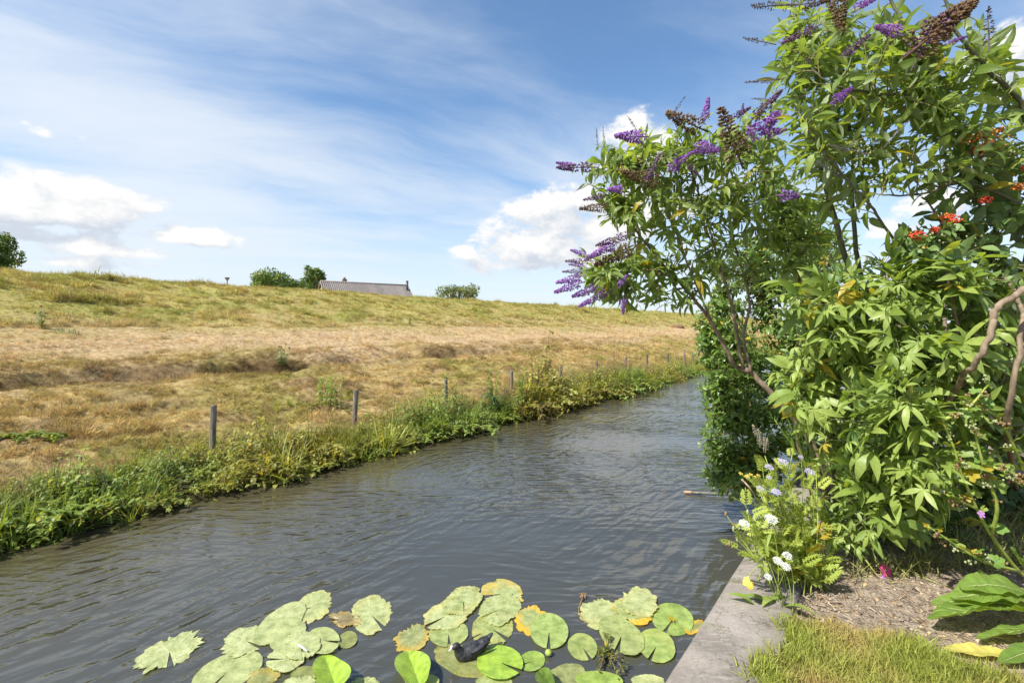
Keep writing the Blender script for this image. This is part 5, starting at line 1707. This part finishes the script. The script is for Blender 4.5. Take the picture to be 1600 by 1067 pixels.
bY = gpt(1222, 948)
eY = empty('white_umbel_plant', bY, 'low plant with flat white flower heads at the concrete corner', 'plant')
for (px, py, rad, d) in ((1163, 818, 11, 2.85), (1205, 811, 13, 2.85), (1230, 868, 10, 2.8), (1215, 876, 10, 2.8), (1228, 885, 10, 2.75), (1200, 901, 8, 2.75)):
    stalk_flower(eY, bY, umbel(rad * 0.72 / F * d, 80, px), M['white'], W(px, py, d), bY + np.array((rng.normal(0, .03), rng.normal(0, .03), 0)))
for i in range(16):
    a = rng.uniform(0, 6.28)
    lf = leaf(0.16 * rng.uniform(.7, 1.2), 0.28, 5, .25, .8, .2, .8, .15, seed=i)
    o = link('leaf', mesh_of(lf, 'leaf', M['mallow'] if i % 4 == 0 else M['palmate']), eY)
    o.matrix_basis = mat4(rotz(a) @ rotx(rng.uniform(.1, .9)), (rng.normal(0, .05), rng.normal(0, .05), 0.02))

bS = gpt(1262, 905)
eS = empty('scabious_plant', bS, 'wispy plant with pale lilac pincushion flowers among the feathery herb', 'plant')
for (px, py, rad, d) in ((1224, 722, 9, 3.1), (1202, 730, 8, 3.1), (1188, 763, 7, 3.05), (1213, 769, 9, 3.0), (1265, 737, 9, 3.1), (1202, 746, 5, 3.0), (1251, 714, 5, 3.1)):
    stalk_flower(eS, bS, umbel(rad * 0.8 / F * d, 40, px), M['lilac'], W(px, py, d), bS + np.array((rng.normal(0, .03), rng.normal(0, .03), 0)))

bR = gpt(1225, 885)
eR = empty('ragwort', bR, 'small plant with a tight cluster of bright yellow flowers against the dark evergreen', 'plant')
for k_ in range(7):
    stalk_flower(eR, bR, umbel(0.014, 9, k_), M['yellow'], W(1172 + rng.normal(0, 7), 742 + rng.normal(0, 4), 3.6), W(1200, 800, 3.3))
link('stem', mesh_of(tube(spline([bR, W(1215, 850, 3.2), W(1200, 800, 3.3)], 5) - bR, 0.004, 5), 'stem', M['greenstem']), eR)

bT = gpt(1250, 895)
eT = empty('pale_seed_plant', bT, 'plume of beige seed heads at the top of the feathery herb', 'plant')
for k_ in range(5):
    p = W(1190 + rng.normal(0, 8), 692 + rng.normal(0, 10), 3.3)
    link('seed_plume', mesh_of(panicle('wisp', 40 + k_).xf(frame((rng.normal(0, .3), 0, 1)) * 0.085 * np.array((2.6, 1, 2.6))[None], p - bT), 'seed_plume', M['plume']), eT)
link('stem', mesh_of(tube(spline([bT, W(1225, 800, 3.2), W(1195, 712, 3.3)], 5) - bT, np.linspace(.005, .003, 11), 5), 'stem', M['greenstem']), eT)

# feathery light green cosmos
bO = gpt(1285, 870)
stO = [[bO, W(1262, 740, 3.5), W(px, py, 3.45)] for (px, py) in ((1240, 660), (1225, 640), (1262, 640), (1245, 625), (1210, 655), (1280, 660))]
lvO = []
for s_ in stO:
    lvO += along(s_, 13, 0.13, 0.45, 0.3)
herb('feathery_cosmos', 'thread leaved light green plant in front of the dark evergreen', 'plant', bO, stO, lvO, 'cosmos', 'thread')

# bud stalks leaning out over the water
bU = gpt(1215, 935)
eU = empty('campion', bU, 'thin stalks with red tipped buds leaning out over the water', 'plant')
for (px, py, d) in ((1134, 803, 2.95), (1146, 826, 2.9), (1152, 842, 2.9), (1168, 800, 2.95), (1140, 850, 2.85)):
    p = W(px, py, d)
    sp = spline([bU, W(1185, 880, 2.85), p], 6)
    link('stem', mesh_of(tube(sp - bU, np.linspace(.003, .0015, len(sp)), 5), 'stem', M['greenstem']), eU)
    link('bud', mesh_of(ball(0.010, 7, 5, (0.8, .8, 1.9), p - bU), 'bud', M['palebud'] if px > 1140 else M['seed']), eU)
for i in range(14):
    p = W(1180 + rng.normal(0, 18), 850 + rng.normal(0, 16), 2.9)
    o = link('leaf', LEAFMESH[('ferny', 'fern')][0] if i % 3 else mesh_of(TL['long'][1], 'leaf', M['mallow']), eU)
    o.matrix_basis = mat4(frame((rng.normal(-.6, .5), rng.normal(0, .5), rng.normal(.1, .4))) * 0.11, p - bU)

# pale yellow flower over the concrete
bE = gpt(1225, 955)
eE = empty('evening_primrose', bE, 'single pale yellow flower hanging over the concrete edge', 'flower')
pE = W(1172, 908, 2.80)
link('stem', mesh_of(tube(spline([bE, W(1195, 885, 2.8), pE + np.array((.01, .02, .03)), pE], 5) - bE, 0.0022, 5), 'stem', M['greenstem']), eE)
for i in range(5):
    pt = leaf(0.048, 0.85, 4, 0.15, 0.5 + .2 * i, 0.2, 1.3, wav=.2, seed=i)
    o = link('petal', mesh_of(pt, 'petal', M['yellow']), eE)
    o.matrix_basis = mat4(rotx(0.5) @ rotz(i * 1.256 + .3) @ rotx(-0.15), pE - bE)

# pink flower on the soil
bK = gpt(1395, 908)
eK = empty('pink_flower', bK, 'small bright pink flower with a pale throat above the soil', 'flower')
pK = W(1383, 891, 3.12)
link('stem', mesh_of(tube(spline([bK, bK * .5 + pK * .5 + np.array((.03, 0, .03)), pK], 5) - bK, 0.002, 5), 'stem', M['greenstem']), eK)
for i in range(5):
    o = link('petal', mesh_of(leaf(0.040, 0.95, 3, 0.1, .3, 0, 1.4, base=.1), 'petal', M['pink']), eK)
    o.matrix_basis = mat4(rotx(1.0) @ rotz(i * 1.256) @ rotx(.25), pK - bK)
link('throat', mesh_of(ball(0.006, 8, 5, (1, 1, .6)), 'throat', M['white']), eK).matrix_basis = mat4(rotx(1.0), pK - bK + np.array((0, -.003, .004)))
for i in range(7):
    o = link('leaf', mesh_of(leaf(0.05, 0.4, 3, .2, .5), 'leaf', M['palmate']), eK)
    o.matrix_basis = mat4(rotz(i * .9) @ rotx(.4), (rng.normal(0, .02), rng.normal(0, .02), 0.01))
bV = gpt(1382, 912)
eV = empty('violet_flower', bV, 'tiny violet flower just below the pink one', 'flower')
pV = W(1381, 903, 3.1)
link('stem', mesh_of(tube([(0, 0, 0), (pV - bV) * .6, pV - bV], 0.0015, 4), 'stem', M['greenstem']), eV)
for i in range(5):
    o = link('petal', mesh_of(leaf(0.02, 0.9, 2, 0.1, .3, 0, 1.3), 'petal', M['mauve']), eV)
    o.matrix_basis = mat4(rotx(1.0) @ rotz(i * 1.256), pV - bV)

# tall mallow at the right
bM_ = gpt(1640, 945)
stM = [
    [bM_, W(1592, 892, 2.85), W(1549, 836, 2.8), W(1526, 794, 2.75), W(1501, 737, 2.72), W(1492, 704, 2.7), W(1473, 656, 2.7), W(1462, 622, 2.7)],
    [W(1549, 836, 2.8), W(1558, 794, 2.72), W(1546, 754, 2.7), W(1536, 725, 2.68), W(1523, 673, 2.66), W(1518, 640, 2.65)],
    [bM_ + np.array((.05, .05, 0)), W(1630, 800, 2.8), W(1599, 732, 2.75), W(1574, 676, 2.7), W(1551, 647, 2.7), W(1504, 622, 2.68)],
    [W(1592, 892, 2.85), W(1540, 878, 2.75), W(1501, 856, 2.72), W(1450, 822, 2.75)],
    [W(1526, 794, 2.75), W(1495, 780, 2.75), W(1459, 763, 2.8)],
    [W(1536, 725, 2.68), W(1565, 735, 2.62), W(1598, 760, 2.6)],
    [W(1473, 656, 2.7), W(1510, 640, 2.66), W(1545, 600, 2.65)]]
lvM = []
for i, s_ in enumerate(stM):
    lvM += along(s_, 16 if i < 4 else 9, 0.078, 0.3, 0.35)
eM = herb('tall_mallow', 'rangy mallow with thick lime green stalks and small lobed leaves at the right', 'plant', bM_, stM, lvM, 'mallow', 'lobed', r0=0.011, r1=0.004)
for s_ in stM:
    sp = spline(s_, 8)
    for q in range(7):
        p = sp[int(len(sp) * rng.uniform(.25, .98))] + rng.normal(0, .018, 3)
        t_ = merge([ball(0.0065 * rng.uniform(.6, 1.3), 5, 4, (1, 1, 1.2), rng.normal(0, .011, 3)) for _ in range(9)])
        o = link('seed_cluster', mesh_of(t_, 'seed_cluster', M['seed'] if q % 3 else M['palebud']), eM)
        o.location = p - bM_
pm = W(1533, 803, 2.66)
for i in range(5):
    o = link('petal', mesh_of(leaf(0.024, 0.6, 3, 0.1, .3, 0, 1.4), 'petal', M['mauve']), eM)
    o.matrix_basis = mat4(rotx(1.1) @ rotz(i * 1.256) @ rotx(.2), pm - bM_)


# big dock leaves in the lower right corner
def ribbon(base, tip, width, arch, roll=0.0, rows=34, wav=0.12, seed=0, fold=0.3, shape=0.62):
    r = np.random.default_rng(seed)
    base, tip = np.asarray(base), np.asarray(tip)
    d = tip - base
    L = np.linalg.norm(d)
    Fm = frame(d, (0, 0, 1), roll)
    vs, fs, lc = [], [], []
    cols = (-1, -.75, -.5, -.25, 0, .25, .5, .75, 1)
    nc = len(cols)
    for i in range(rows + 1):
        t = i / rows
        wd = max(0.010, width * (1 + 0.08 * math.sin(t * 37 + seed)) * math.sin(math.pi * min(1, max(.0, (t * .97 + .02)) ** (1 / shape) * 0.97)) ** 0.75) / 2
        ctr = base + d * t + np.array((0, 0, 1)) * arch * L * math.sin(math.pi * t ** .9)
        for c in cols:
            off = Fm @ np.array((c * wd, 0, abs(c) * fold * wd + (wav * wd * math.sin(t * 23 + c * 2 + seed) * c * c) + 0.10 * wd * math.sin(t * 58 - abs(c) * 6 + seed) * math.sin(abs(c) * 3.0) + wd * 0.03 * r.normal()))
            vs.append(ctr + off)
            lc.append((c, t, 0))
    for i in range(rows):
        for j in range(nc - 1):
            a = i * nc + j
            fs.append((a, a + 1, a + nc + 1, a + nc))
    return T(vs, fs, lc)


bK2 = gpt(1665, 1000)
eK2 = empty('broad_dock', bK2, 'broad dock with huge lime green leaves in the lower right corner', 'plant')
for i, (px, py, z, wd, arch, roll, bo) in enumerate((
        (1453, 968, .43, .20, .10, -.35, (0, 0, .04)), (1487, 934, .50, .17, .13, .15, (.02, .05, .05)), (1499, 917, .55, .15, .14, .3, (.04, .10, .05)),
        (1529, 998, .40, .10, .05, -.3, (.02, -.04, .03)), (1456, 944, .45, .11, .11, .2, (0, .03, .05)), (1580, 858, .80, .14, .03, .6, (.05, .12, .05)), (1560, 1035, .38, .09, .04, .2, (.02, -.1, .02)))):
    tip = on_plane(px, py, z)
    t_ = ribbon(np.array(bo), tip - bK2, wd, arch, roll, seed=i, wav=.14)
    link('leaf', mesh_of(t_, 'leaf', M['dock']), eK2)
tpw = on_plane(1476, 1017, GZ + .02)
eW = empty('withered_leaf', tpw, 'withered yellow dock leaf lying flat on the soil', 'leaf')
link('blade', mesh_of(ribbon(on_plane(1625, 1030, GZ + .03) - tpw, (0, 0, .01), .085, .015, .1, seed=9, wav=.1), 'blade', M['yellowleaf']), eW)

# twigs and chips lying about
for i, (px, py, ln_, a, lab) in enumerate(((1297, 914, .13, -.3, 'short thick broken twig lying on the soil below the feathery herb'), (1190, 783, .30, -.9, 'bare grey stick poking out at the end of the sunken pole'))):
    p = gpt(px, py) if i == 0 else W(1178, 772, 3.9)
    pts = [np.array((math.cos(a) * ln_ * t, .12 * ln_ * math.sin(7 * t), math.sin(a) * ln_ * t * (0 if i == 0 else 1) + (.012 if i == 0 else 0))) for t in np.linspace(-.5, .5, 6)]
    q = link('twig', mesh_of(tube(pts, np.linspace(.007, .004, 6), 8), 'twig', M['chip']), None, p)
    tag(q, lab, 'twig')

# thin grass and stalks in the shade under the shrubs
cnt = 900
lx, ly = rng.uniform(1.9, 4.4, cnt), rng.uniform(2.9, 4.6, cnt)
ls, ln = to_sn(lx, ly)
keep = (ln < 0.2) & (ly > 3.1)
lx, ly = lx[keep], ly[keep]
instancer('shade_grass', np.stack((lx, ly, garden_z(lx, ly)), 1), rots(len(lx), 0.3), np.repeat(rng.uniform(.10, .26, len(lx))[:, None], 3, 1), rng.integers(0, 4, len(lx)),
          np.array((0.26, 0.27, 0.09)) * rng.uniform(.6, 1.5, (len(lx), 1)), [(tuft(12, 1.0, .35, .035, .8, 70 + i), [M['grass']]) for i in range(4)], 'thin straggling grass in the shade under the shrubs', 'grass')

# ------------------------------------------------------------------ water lilies
mt, k, out = material('lily pad')
lc = k.attr('lc').outputs['Vector']
lx_, ly_, lz_ = k.sep(lc)
ocol = k.new('ShaderNodeObjectInfo').outputs['Color']
ornd = k.new('ShaderNodeObjectInfo').outputs['Random']
pale = k.attr('pale', 'OBJECT').outputs['Fac']
yel = k.attr('yellowing', 'OBJECT').outputs['Fac']
pos = k.vm('ADD', k.new('ShaderNodeTexCoord').outputs['Object'], k.comb(k.m('MULTIPLY', ornd, 30.0), 0.0, 0.0))
n1 = k.noise(pos, 16.0, 6, 0.65)
n2 = k.noise(pos, 60.0, 5, 0.7)
n3 = k.noise(pos, 5.0, 3, 0.5)
col = k.mix(1.0, ocol, k.mix(k.step(n1, 0.3, 0.7), (0.62, 0.66, 0.6), (1.22, 1.18, 1.1)), 'MULTIPLY')
bleach = k.m('MULTIPLY', k.step(k.m('ADD', k.m('MULTIPLY', n1, 0.6), k.m('MULTIPLY', n2, 0.4)), 0.34, 0.66), pale)
col = k.mix(bleach, col, (0.52, 0.56, 0.31))
vein_ = k.m('MULTIPLY', k.step(k.m('SINE', k.m('MULTIPLY', lx_, 22.0)), 0.86, 1.0), k.step(ly_, 0.02, 0.25))
col = k.mix(k.m('MULTIPLY', vein_, 0.22), col, (0.55, 0.60, 0.30))
yf = k.m('MULTIPLY', k.step(k.m('ADD', k.m('MULTIPLY', n3, 0.9), k.m('MULTIPLY', ly_, 0.4)), 0.62, 0.85), yel)
col = k.mix(yf, col, (0.66, 0.40, 0.03))
sp_ = k.m('MULTIPLY', k.step(n2, 0.58, 0.66), k.m('ADD', k.m('MULTIPLY', pale, 0.75), 0.2))
col = k.mix(sp_, col, (0.11, 0.085, 0.035))
film = k.m('MULTIPLY', k.step(k.noise(pos, 9.0, 5, 0.7), 0.52, 0.68), k.m('MULTIPLY', pale, 0.55))
col = k.mix(film, col, (0.27, 0.24, 0.10))
col = k.mix(k.m('MULTIPLY', k.step(k.m('ADD', ly_, k.m('MULTIPLY', n1, 0.3)), 1.08, 1.2), k.m('MULTIPLY', pale, 0.7)), col, (0.24, 0.18, 0.07))
bmp = k.bump(k.m('ADD', k.m('MULTIPLY', n2, k.m('ADD', k.m('MULTIPLY', pale, 1.0), 0.15)), k.m('MULTIPLY', vein_, 0.4)), 0.5, 0.006)
pr = k.new('ShaderNodeBsdfPrincipled')
k.put(pr.inputs['Base Color'], col)
k.put(pr.inputs['Roughness'], k.m('ADD', k.m('MULTIPLY', pale, 0.22), 0.24))
k.put(pr.inputs['Normal'], bmp)
tr = k.new('ShaderNodeBsdfTranslucent')
k.put(tr.inputs[0], k.mix(1.0, col, (1.4, 1.4, 0.5), 'MULTIPLY'))
k.put(out.inputs[0], k.mixs(0.22, pr.outputs[0], tr.outputs[0]))
M['lily'] = mt

FRESH, MID, PALE, OLIVE, BROWN, DARK, BRIGHT = (0.27, 0.38, 0.07), (0.29, 0.35, 0.095), (0.36, 0.41, 0.15), (0.22, 0.24, 0.07), (0.22, 0.16, 0.07), (0.13, 0.21, 0.04), (0.31, 0.46, 0.055)
# px, py, half length, half width (photo px), turn (deg), notch (deg, 999 none), ragged, colour, pale, yellow, lift (m), label
pads = [
    (265, 1017, 53, 20, -27, 100, .30, PALE, .95, 0, 0, 'ragged pale lily pad floating alone at the far left'),
    (355, 1049, 52, 24, -24, 140, .03, PALE, .5, 0, 0, 'large smooth pale oval pad at the bottom left of the lilies'),
    (384, 1001, 36, 20, -22, 60, .24, PALE, .95, 0, 0, 'torn pale pad left of the crowded left cluster'),
    (437, 973, 44, 19, -36, 120, .05, PALE, .75, 0, 1, 'long pale oval pad on top of the left cluster'),
    (490, 948, 31, 19, -28, 200, .20, PALE, .7, .15, 0, 'topmost torn pad of the left cluster, littered with debris'),
    (449, 990, 30, 20, -40, 60, .08, PALE, .6, 0, 2, 'pale pad lying over the middle of the left cluster'),
    (504, 1000, 24, 19, -10, 20, .03, PALE, .35, 0, 2, 'round pale pad with a neat notch at the right of the left cluster'),
    (470, 1008, 28, 20, -15, 90, .10, PALE, .85, 0, 3, 'pale pad carrying a short white twig'),
    (446, 1029, 27, 18, -15, 200, .14, PALE, .95, 0, 2, 'crusty pale round pad at the lower middle of the left cluster'),
    (580, 960, 30, 26, -20, 70, .20, PALE, .75, .1, 0, 'ragged pale pad alone between the left and middle clusters'),
    (540, 967, 24, 11, 5, 999, .35, BROWN, .2, .3, 0, 'brown decaying pad between two pale ones'),
    (543, 999, 15, 11, -30, 999, .05, OLIVE, .1, 0, 0, 'small dull olive pad right of the left cluster'),
    (517, 1050, 29, 22, -20, 999, .02, BRIGHT, .0, 0, 'cup', 'glossy bright green young leaf curled upright at the bottom'),
    (476, 1052, 20, 11, -12, 999, .05, OLIVE, .1, 0, 0, 'dark olive pad left of the curled young leaf'),
    (411, 1057, 23, 13, -12, 999, .15, OLIVE, .3, .25, 0, 'brownish olive pad right of the large smooth oval one'),
    (470, 1066, 24, 10, -5, 999, .25, PALE, .8, 0, 1, 'ragged pale pad cut by the bottom edge left of the curled leaf'),
    (572, 1067, 20, 9, 0, 999, .25, PALE, .6, 0, 0, 'ragged pad cut by the bottom edge right of the curled leaf'),
    (643, 997, 28, 17, -28, 999, .28, OLIVE, .5, .55, 0, 'torn yellow olive pad left of the water bird'),
    (723, 938, 29, 20, -28, 100, .16, MID, .8, .1, 2, 'ragged mottled pad at the top of the middle cluster'),
    (697, 962, 32, 20, -14, 160, .16, PALE, .9, .2, 1, 'crusty pale pad just above the notched one by the bird'),
    (701, 989, 27, 19, -10, 95, .03, MID, .4, 0, 0, 'notched pad right behind the head of the bird'),
    (786, 927, 29, 20, 12, 150, .18, MID, .7, .5, 0, 'topmost pad, ragged with an orange right rim'),
    (781, 951, 31, 22, -20, 170, .14, MID, .75, 0, 1, 'mottled pad under the orange rimmed topmost one'),
    (769, 982, 31, 25, -20, 60, .10, MID, .35, .15, 0, 'green mottled pad touching the tail of the bird'),
    (832, 970, 25, 21, 15, 999, .22, MID, .5, .95, 0, 'half orange pad behind the round notched one'),
    (858, 985, 27, 25, 0, 92, .02, FRESH, .4, 0, 1, 'round pale green pad with its notch pointing down, right of the bird'),
    (646, 1042, 26, 24, -20, 999, .02, BRIGHT, .0, 0, 'cup', 'glossy bright green leaf standing up left below the bird'),
    (660, 1063, 23, 11, 0, 999, .03, MID, .4, 0, 3, 'pale green pad overlapping the glossy upright leaf'),
    (781, 1034, 32, 24, 8, 20, .02, BRIGHT, .0, 0, 2, 'large bright green round pad right below the bird'),
    (831, 1032, 19, 14, -8, 160, .03, FRESH, .05, 0, 0, 'small bright green pad right of the large bright one'),
    (722, 1032, 42, 20, 20, 999, .10, OLIVE, .2, .1, 'sub', 'half sunken yellow olive pad beneath the bird'),
    (772, 1064, 26, 10, 0, 999, .06, MID, .6, 0, 0, 'pale pad cut by the bottom edge below the large bright one'),
    (910, 1010, 21, 19, 20, 40, .03, MID, .15, 0, 0, 'mid green pad left of the dark water weed'),
    (852, 1058, 13, 14, -40, 999, .02, DARK, .0, 0, 'cup', 'small dark green curled leaf at the bottom'),
    (885, 1054, 27, 16, -10, 999, .08, OLIVE, .3, 0, 0, 'olive pad between the curled dark leaf and the broad dark one'),
    (936, 1062, 34, 13, 5, 999, .03, FRESH, .05, 0, 3, 'broad green pad cut by the bottom edge under the water weed'),
    (940, 958, 33, 22, 15, 999, .24, PALE, .75, .1, 0, 'ragged pale pad at the left of the right cluster'),
    (971, 992, 37, 22, 32, 80, .04, MID, .35, 0, 2, 'large green pad at the middle of the right cluster'),
    (988, 954, 30, 17, 15, 999, .26, MID, .5, 1.0, 1, 'orange yellow torn pad in the right cluster'),
    (999, 940, 26, 21, 15, 999, .22, PALE, .8, .1, 2, 'ragged pale pad at the top of the right cluster'),
    (1051, 967, 29, 23, 20, 100, .02, FRESH, .2, 0, 0, 'round green pad with a sprig of weed at its centre near the concrete'),
    (1026, 1008, 28, 22, 42, 78, .03, FRESH, .35, .1, 1, 'notched green pad with browned lower rim right of the water weed'),
    (1086, 979, 15, 8, -30, 999, .10, OLIVE, .3, 1.0, 0, 'small yellow pad tucked against the concrete edge'),
    (1012, 1063, 24, 9, 0, 999, .12, PALE, .7, 0, 0, 'pale pad cut by the bottom edge beside the concrete')]
SEG, RINGS = 72, (0.06, 0.2, 0.4, 0.6, 0.78, 0.92, 1.0)
for i, (px, py, a_, b_, turn, notch, rag, colr_, pal_, yel_, lift, lab) in enumerate(pads):
    r = np.random.default_rng(500 + i)
    z0 = 0.005 + (0.006 * lift if not isinstance(lift, str) else 0.0)
    ctr = on_plane(px, py, z0)
    a_, b_ = a_ * (1.12 + 0.35 * rag), b_ * (1.12 + 0.35 * rag)
    ct, st_ = math.cos(math.radians(turn)), math.sin(math.radians(turn))
    vs, lc_, fs = [], [], []
    half = 0.11 if notch != 999 else 0.0
    n0 = math.radians(notch) if notch != 999 else 0.0
    th = n0 + half + (2 * math.pi - 2 * half) * np.arange(SEG + 1) / SEG
    jag = vnoise(np.arange(SEG + 1) * 0.36 + 11 * i, np.full(SEG + 1, 3.0 * i), 7) * 0.65 + r.uniform(size=SEG + 1) * 0.5 * (vnoise(np.arange(SEG + 1) * 0.2 + 5 * i, np.full(SEG + 1, 9.0 * i), 8) + 0.3)
    jag = np.maximum(0, jag - 0.30) * 1.9 + 0.08 * r.uniform(size=SEG + 1)
    jag[-1] = jag[0] if half == 0 else jag[-1]
    rim = 1 - rag * jag * 0.85 + 0.03 * np.sin(th * 2 + i) + (0.10 * np.cos(th * 3 + i) - 0.12 * np.cos(th * 2) if lift == 'cup' else 0)
    for j in range(SEG + 1):
        for q in RINGS:
            rr = q * (1 + (rim[j] - 1) * q ** 3)
            ex, ey = a_ * rr * math.cos(th[j]), b_ * rr * math.sin(th[j])
            ix, iy = px + ex * ct - ey * st_, py + ex * st_ + ey * ct
            z = z0 + 0.004 * math.sin(3 * th[j] + i) * q * q + rag * 0.016 * r.uniform(-1, 1) * q + 0.003 * q ** 6 * (rag < .06)
            if lift == 'cup':
                z = 0.015 + 0.11 * abs(math.cos(th[j])) * q * (1 - 0.35 * q * abs(math.cos(th[j]))) + 0.02 * q * math.sin(th[j])
            if lift == 'sub':
                z = 0.0015 + 0.002 * math.sin(2 * th[j]) * q
            z = max(z, 0.0015)
            vs.append(on_plane(ix, iy, z) - ctr)
            lc_.append((th[j], q, 0))
    K = len(RINGS)
    for j in range(SEG):
        for q in range(K - 1):
            fs.append((j * K + q, j * K + q + 1, (j + 1) * K + q + 1, (j + 1) * K + q))
    fs.append(tuple(j * K for j in range(SEG + (1 if half else 0))))
    nrm_up = [tuple(reversed(f)) for f in fs]
    o = link('lily_pad', mesh_of(T(vs, nrm_up, lc_), 'lily_pad', M['lily']), None, ctr)
    o.color = (*colr_, 1)
    o['pale'] = float(pal_)
    o['yellowing'] = float(yel_)
    tag(o, lab, 'lily pad', 'water lily pads at the near end of the canal')

# dark water weed among the pads, with bits of debris
r = np.random.default_rng(9)
pw2 = on_plane(948, 1022, 0.01)
e = empty('water_weed', pw2, 'dark leafy water weed floating between the right hand lily pads', 'water plant')
st_, lv_ = [], []
for c in range(14):
    tip = on_plane(948 + r.normal(10, 24), 1022 + r.normal(0, 22), 0.012) - pw2
    pts = spline([(0, 0, 0), tip * .5 + np.array((0, 0, .03)), tip + np.array((0, 0, .01))], 4)
    st_.append(tube(pts, .0025, 4))
    for q in range(16):
        p = pts[r.integers(1, len(pts))]
        lv_.append(leaf(.026 * r.uniform(.6, 1.3), .5, 2, .2, .3).xf(rotz(r.uniform(0, 6.28)) @ rotx(r.uniform(-.1, .9)), p + np.array((0, 0, .004))))
        lv_[-1].lc[:, 2] = r.uniform()
link('stem', mesh_of(merge(st_), 'stem', M['seed']), e)
link('leaves', mesh_of(merge(lv_), 'leaves', M['waterweed']), e)
pw3 = on_plane(912, 932, 0.004)
e = empty('dead_lily_stem', pw3, 'brown dead lily flower on its stem standing above the right cluster', 'stem')
link('stem', mesh_of(tube(spline([on_plane(922, 982, -.01) - pw3, on_plane(905, 957, .01) - pw3, on_plane(908, 940, .015) - pw3, (0, 0, .02)], 5), np.linspace(.003, .005, 16), 6), 'stem', M['seed']), e)
link('withered_head', mesh_of(merge([leaf(.045, .3, 3, .2, .8).xf(rotz(q * 1.1) @ rotx(.3), (0, 0, .02)) for q in range(6)]), 'withered_head', M['seed']), e)
pw4 = on_plane(857, 1019, 0.02)
e = empty('lily_bud', pw4, 'small round yellow green lily bud right of the small bright pad', 'bud')
link('sepals', mesh_of(ball(.022, 10, 8, (1, 1, .9)), 'sepals', M['greenstem']), e)
link('stem', mesh_of(tube([(0, 0, -.1), (0, 0, 0)], .005, 6), 'stem', M['greenstem']), e)
pw5 = on_plane(473, 1012, 0.034)
q = link('white_twig', mesh_of(tube([(-.04, .03, 0), (0, 0, .003), (.04, -.028, 0)], (.006, .006, .005), 6), 'white_twig', M['white']), None, pw5)
tag(q, 'short whitish twig lying across a pale pad', 'twig')
pw6 = on_plane(1050, 968, 0.016)
e = empty('weed_sprig', pw6, 'little yellow green sprig sitting on the round pad by the concrete', 'plant')
link('leaves', mesh_of(merge([leaf(.04, .3, 3, .2, .5).xf(rotz(q * .8) @ rotx(.5), (0, 0, 0)) for q in range(9)]), 'leaves', M['mallow']), e)


# ------------------------------------------------------------------ the coot
def remesh(t, voxel, smooth_it):
    me = mesh_of(t, 'raw', [])
    o = bpy.data.objects.new('raw', me)
    COL.objects.link(o)
    m1 = o.modifiers.new('r', 'REMESH')
    m1.mode = 'VOXEL'
    m1.voxel_size = voxel
    m2 = o.modifiers.new('s', 'SMOOTH')
    m2.iterations = smooth_it
    m2.factor = 0.5
    dg = bpy.context.evaluated_depsgraph_get()
    me2 = bpy.data.meshes.new_from_object(o.evaluated_get(dg))
    bpy.data.objects.remove(o)
    for p in me2.polygons:
        p.use_smooth = True
    return me2


bc = on_plane(737, 1024, 0.0)
yaw = math.atan2(-0.115, -0.20)
cb = []
for (cx_, cz, rx, ry, rz_, pitch) in ((0.0, .032, .105, .060, .055, .1), (.055, .030, .060, .050, .048, 0), (-.075, .058, .070, .040, .034, .35), (-.125, .085, .045, .020, .014, .5), (.088, .050, .036, .036, .042, 0), (.103, .078, .026, .024, .036, 0), (.112, .100, .027, .023, .026, 0), (.122, .102, .026, .019, .020, .2)):
    cb.append(ball(1, 16, 12, (rx, ry, rz_)).xf(roty(pitch), (cx_, 0, cz)))
ec = empty('coot', bc, 'black coot with a white bill swimming among the lily pads', 'bird')
ec.rotation_euler = (0, 0, yaw)
ec.scale = (0.9, 0.9, 0.9)
me = remesh(merge(cb), 0.0045, 6)
me.materials.clear()
me.materials.append(M['coot'])
link('body', me, ec)
for sy in (-1, 1):
    wv_ = []
    for f_ in range(9):
        t = f_ / 8
        wv_.append(leaf(.10 - .03 * abs(t - .5), .22, 4, .12, .25, 0, .75, .2).xf(rotz(math.pi / 2 + sy * (-.10 + .16 * t)) @ rotx(.14), (.045 - .075 * t, sy * (.053 + .004 * math.sin(3 * t)), .048 + .018 * t)))
    wt = merge(wv_)
    # tilt the feathers against the flank
    v = wt.v.copy()
    v[:, 2] += 0.022 - 0.5 * np.maximum(0, np.abs(v[:, 1]) - .045)
    link('wing', mesh_of(T(v, wt.f, wt.lc), 'wing', M['coot']), ec)
    link('eye', mesh_of(ball(.0036, 8, 6, (1, .6, 1), (.128, sy * .0188, .106)), 'eye', M['eye']), ec)
bl = merge([ball(1, 10, 8, (.010, .008, .012)).xf(roty(-.2), (.1455, 0, .107)), tube([(.142, 0, .099), (.154, 0, .094), (.168, 0, .088)], (.0085, .0065, .0015), 8)])
link('bill', mesh_of(bl, 'bill', M['bill']), ec)
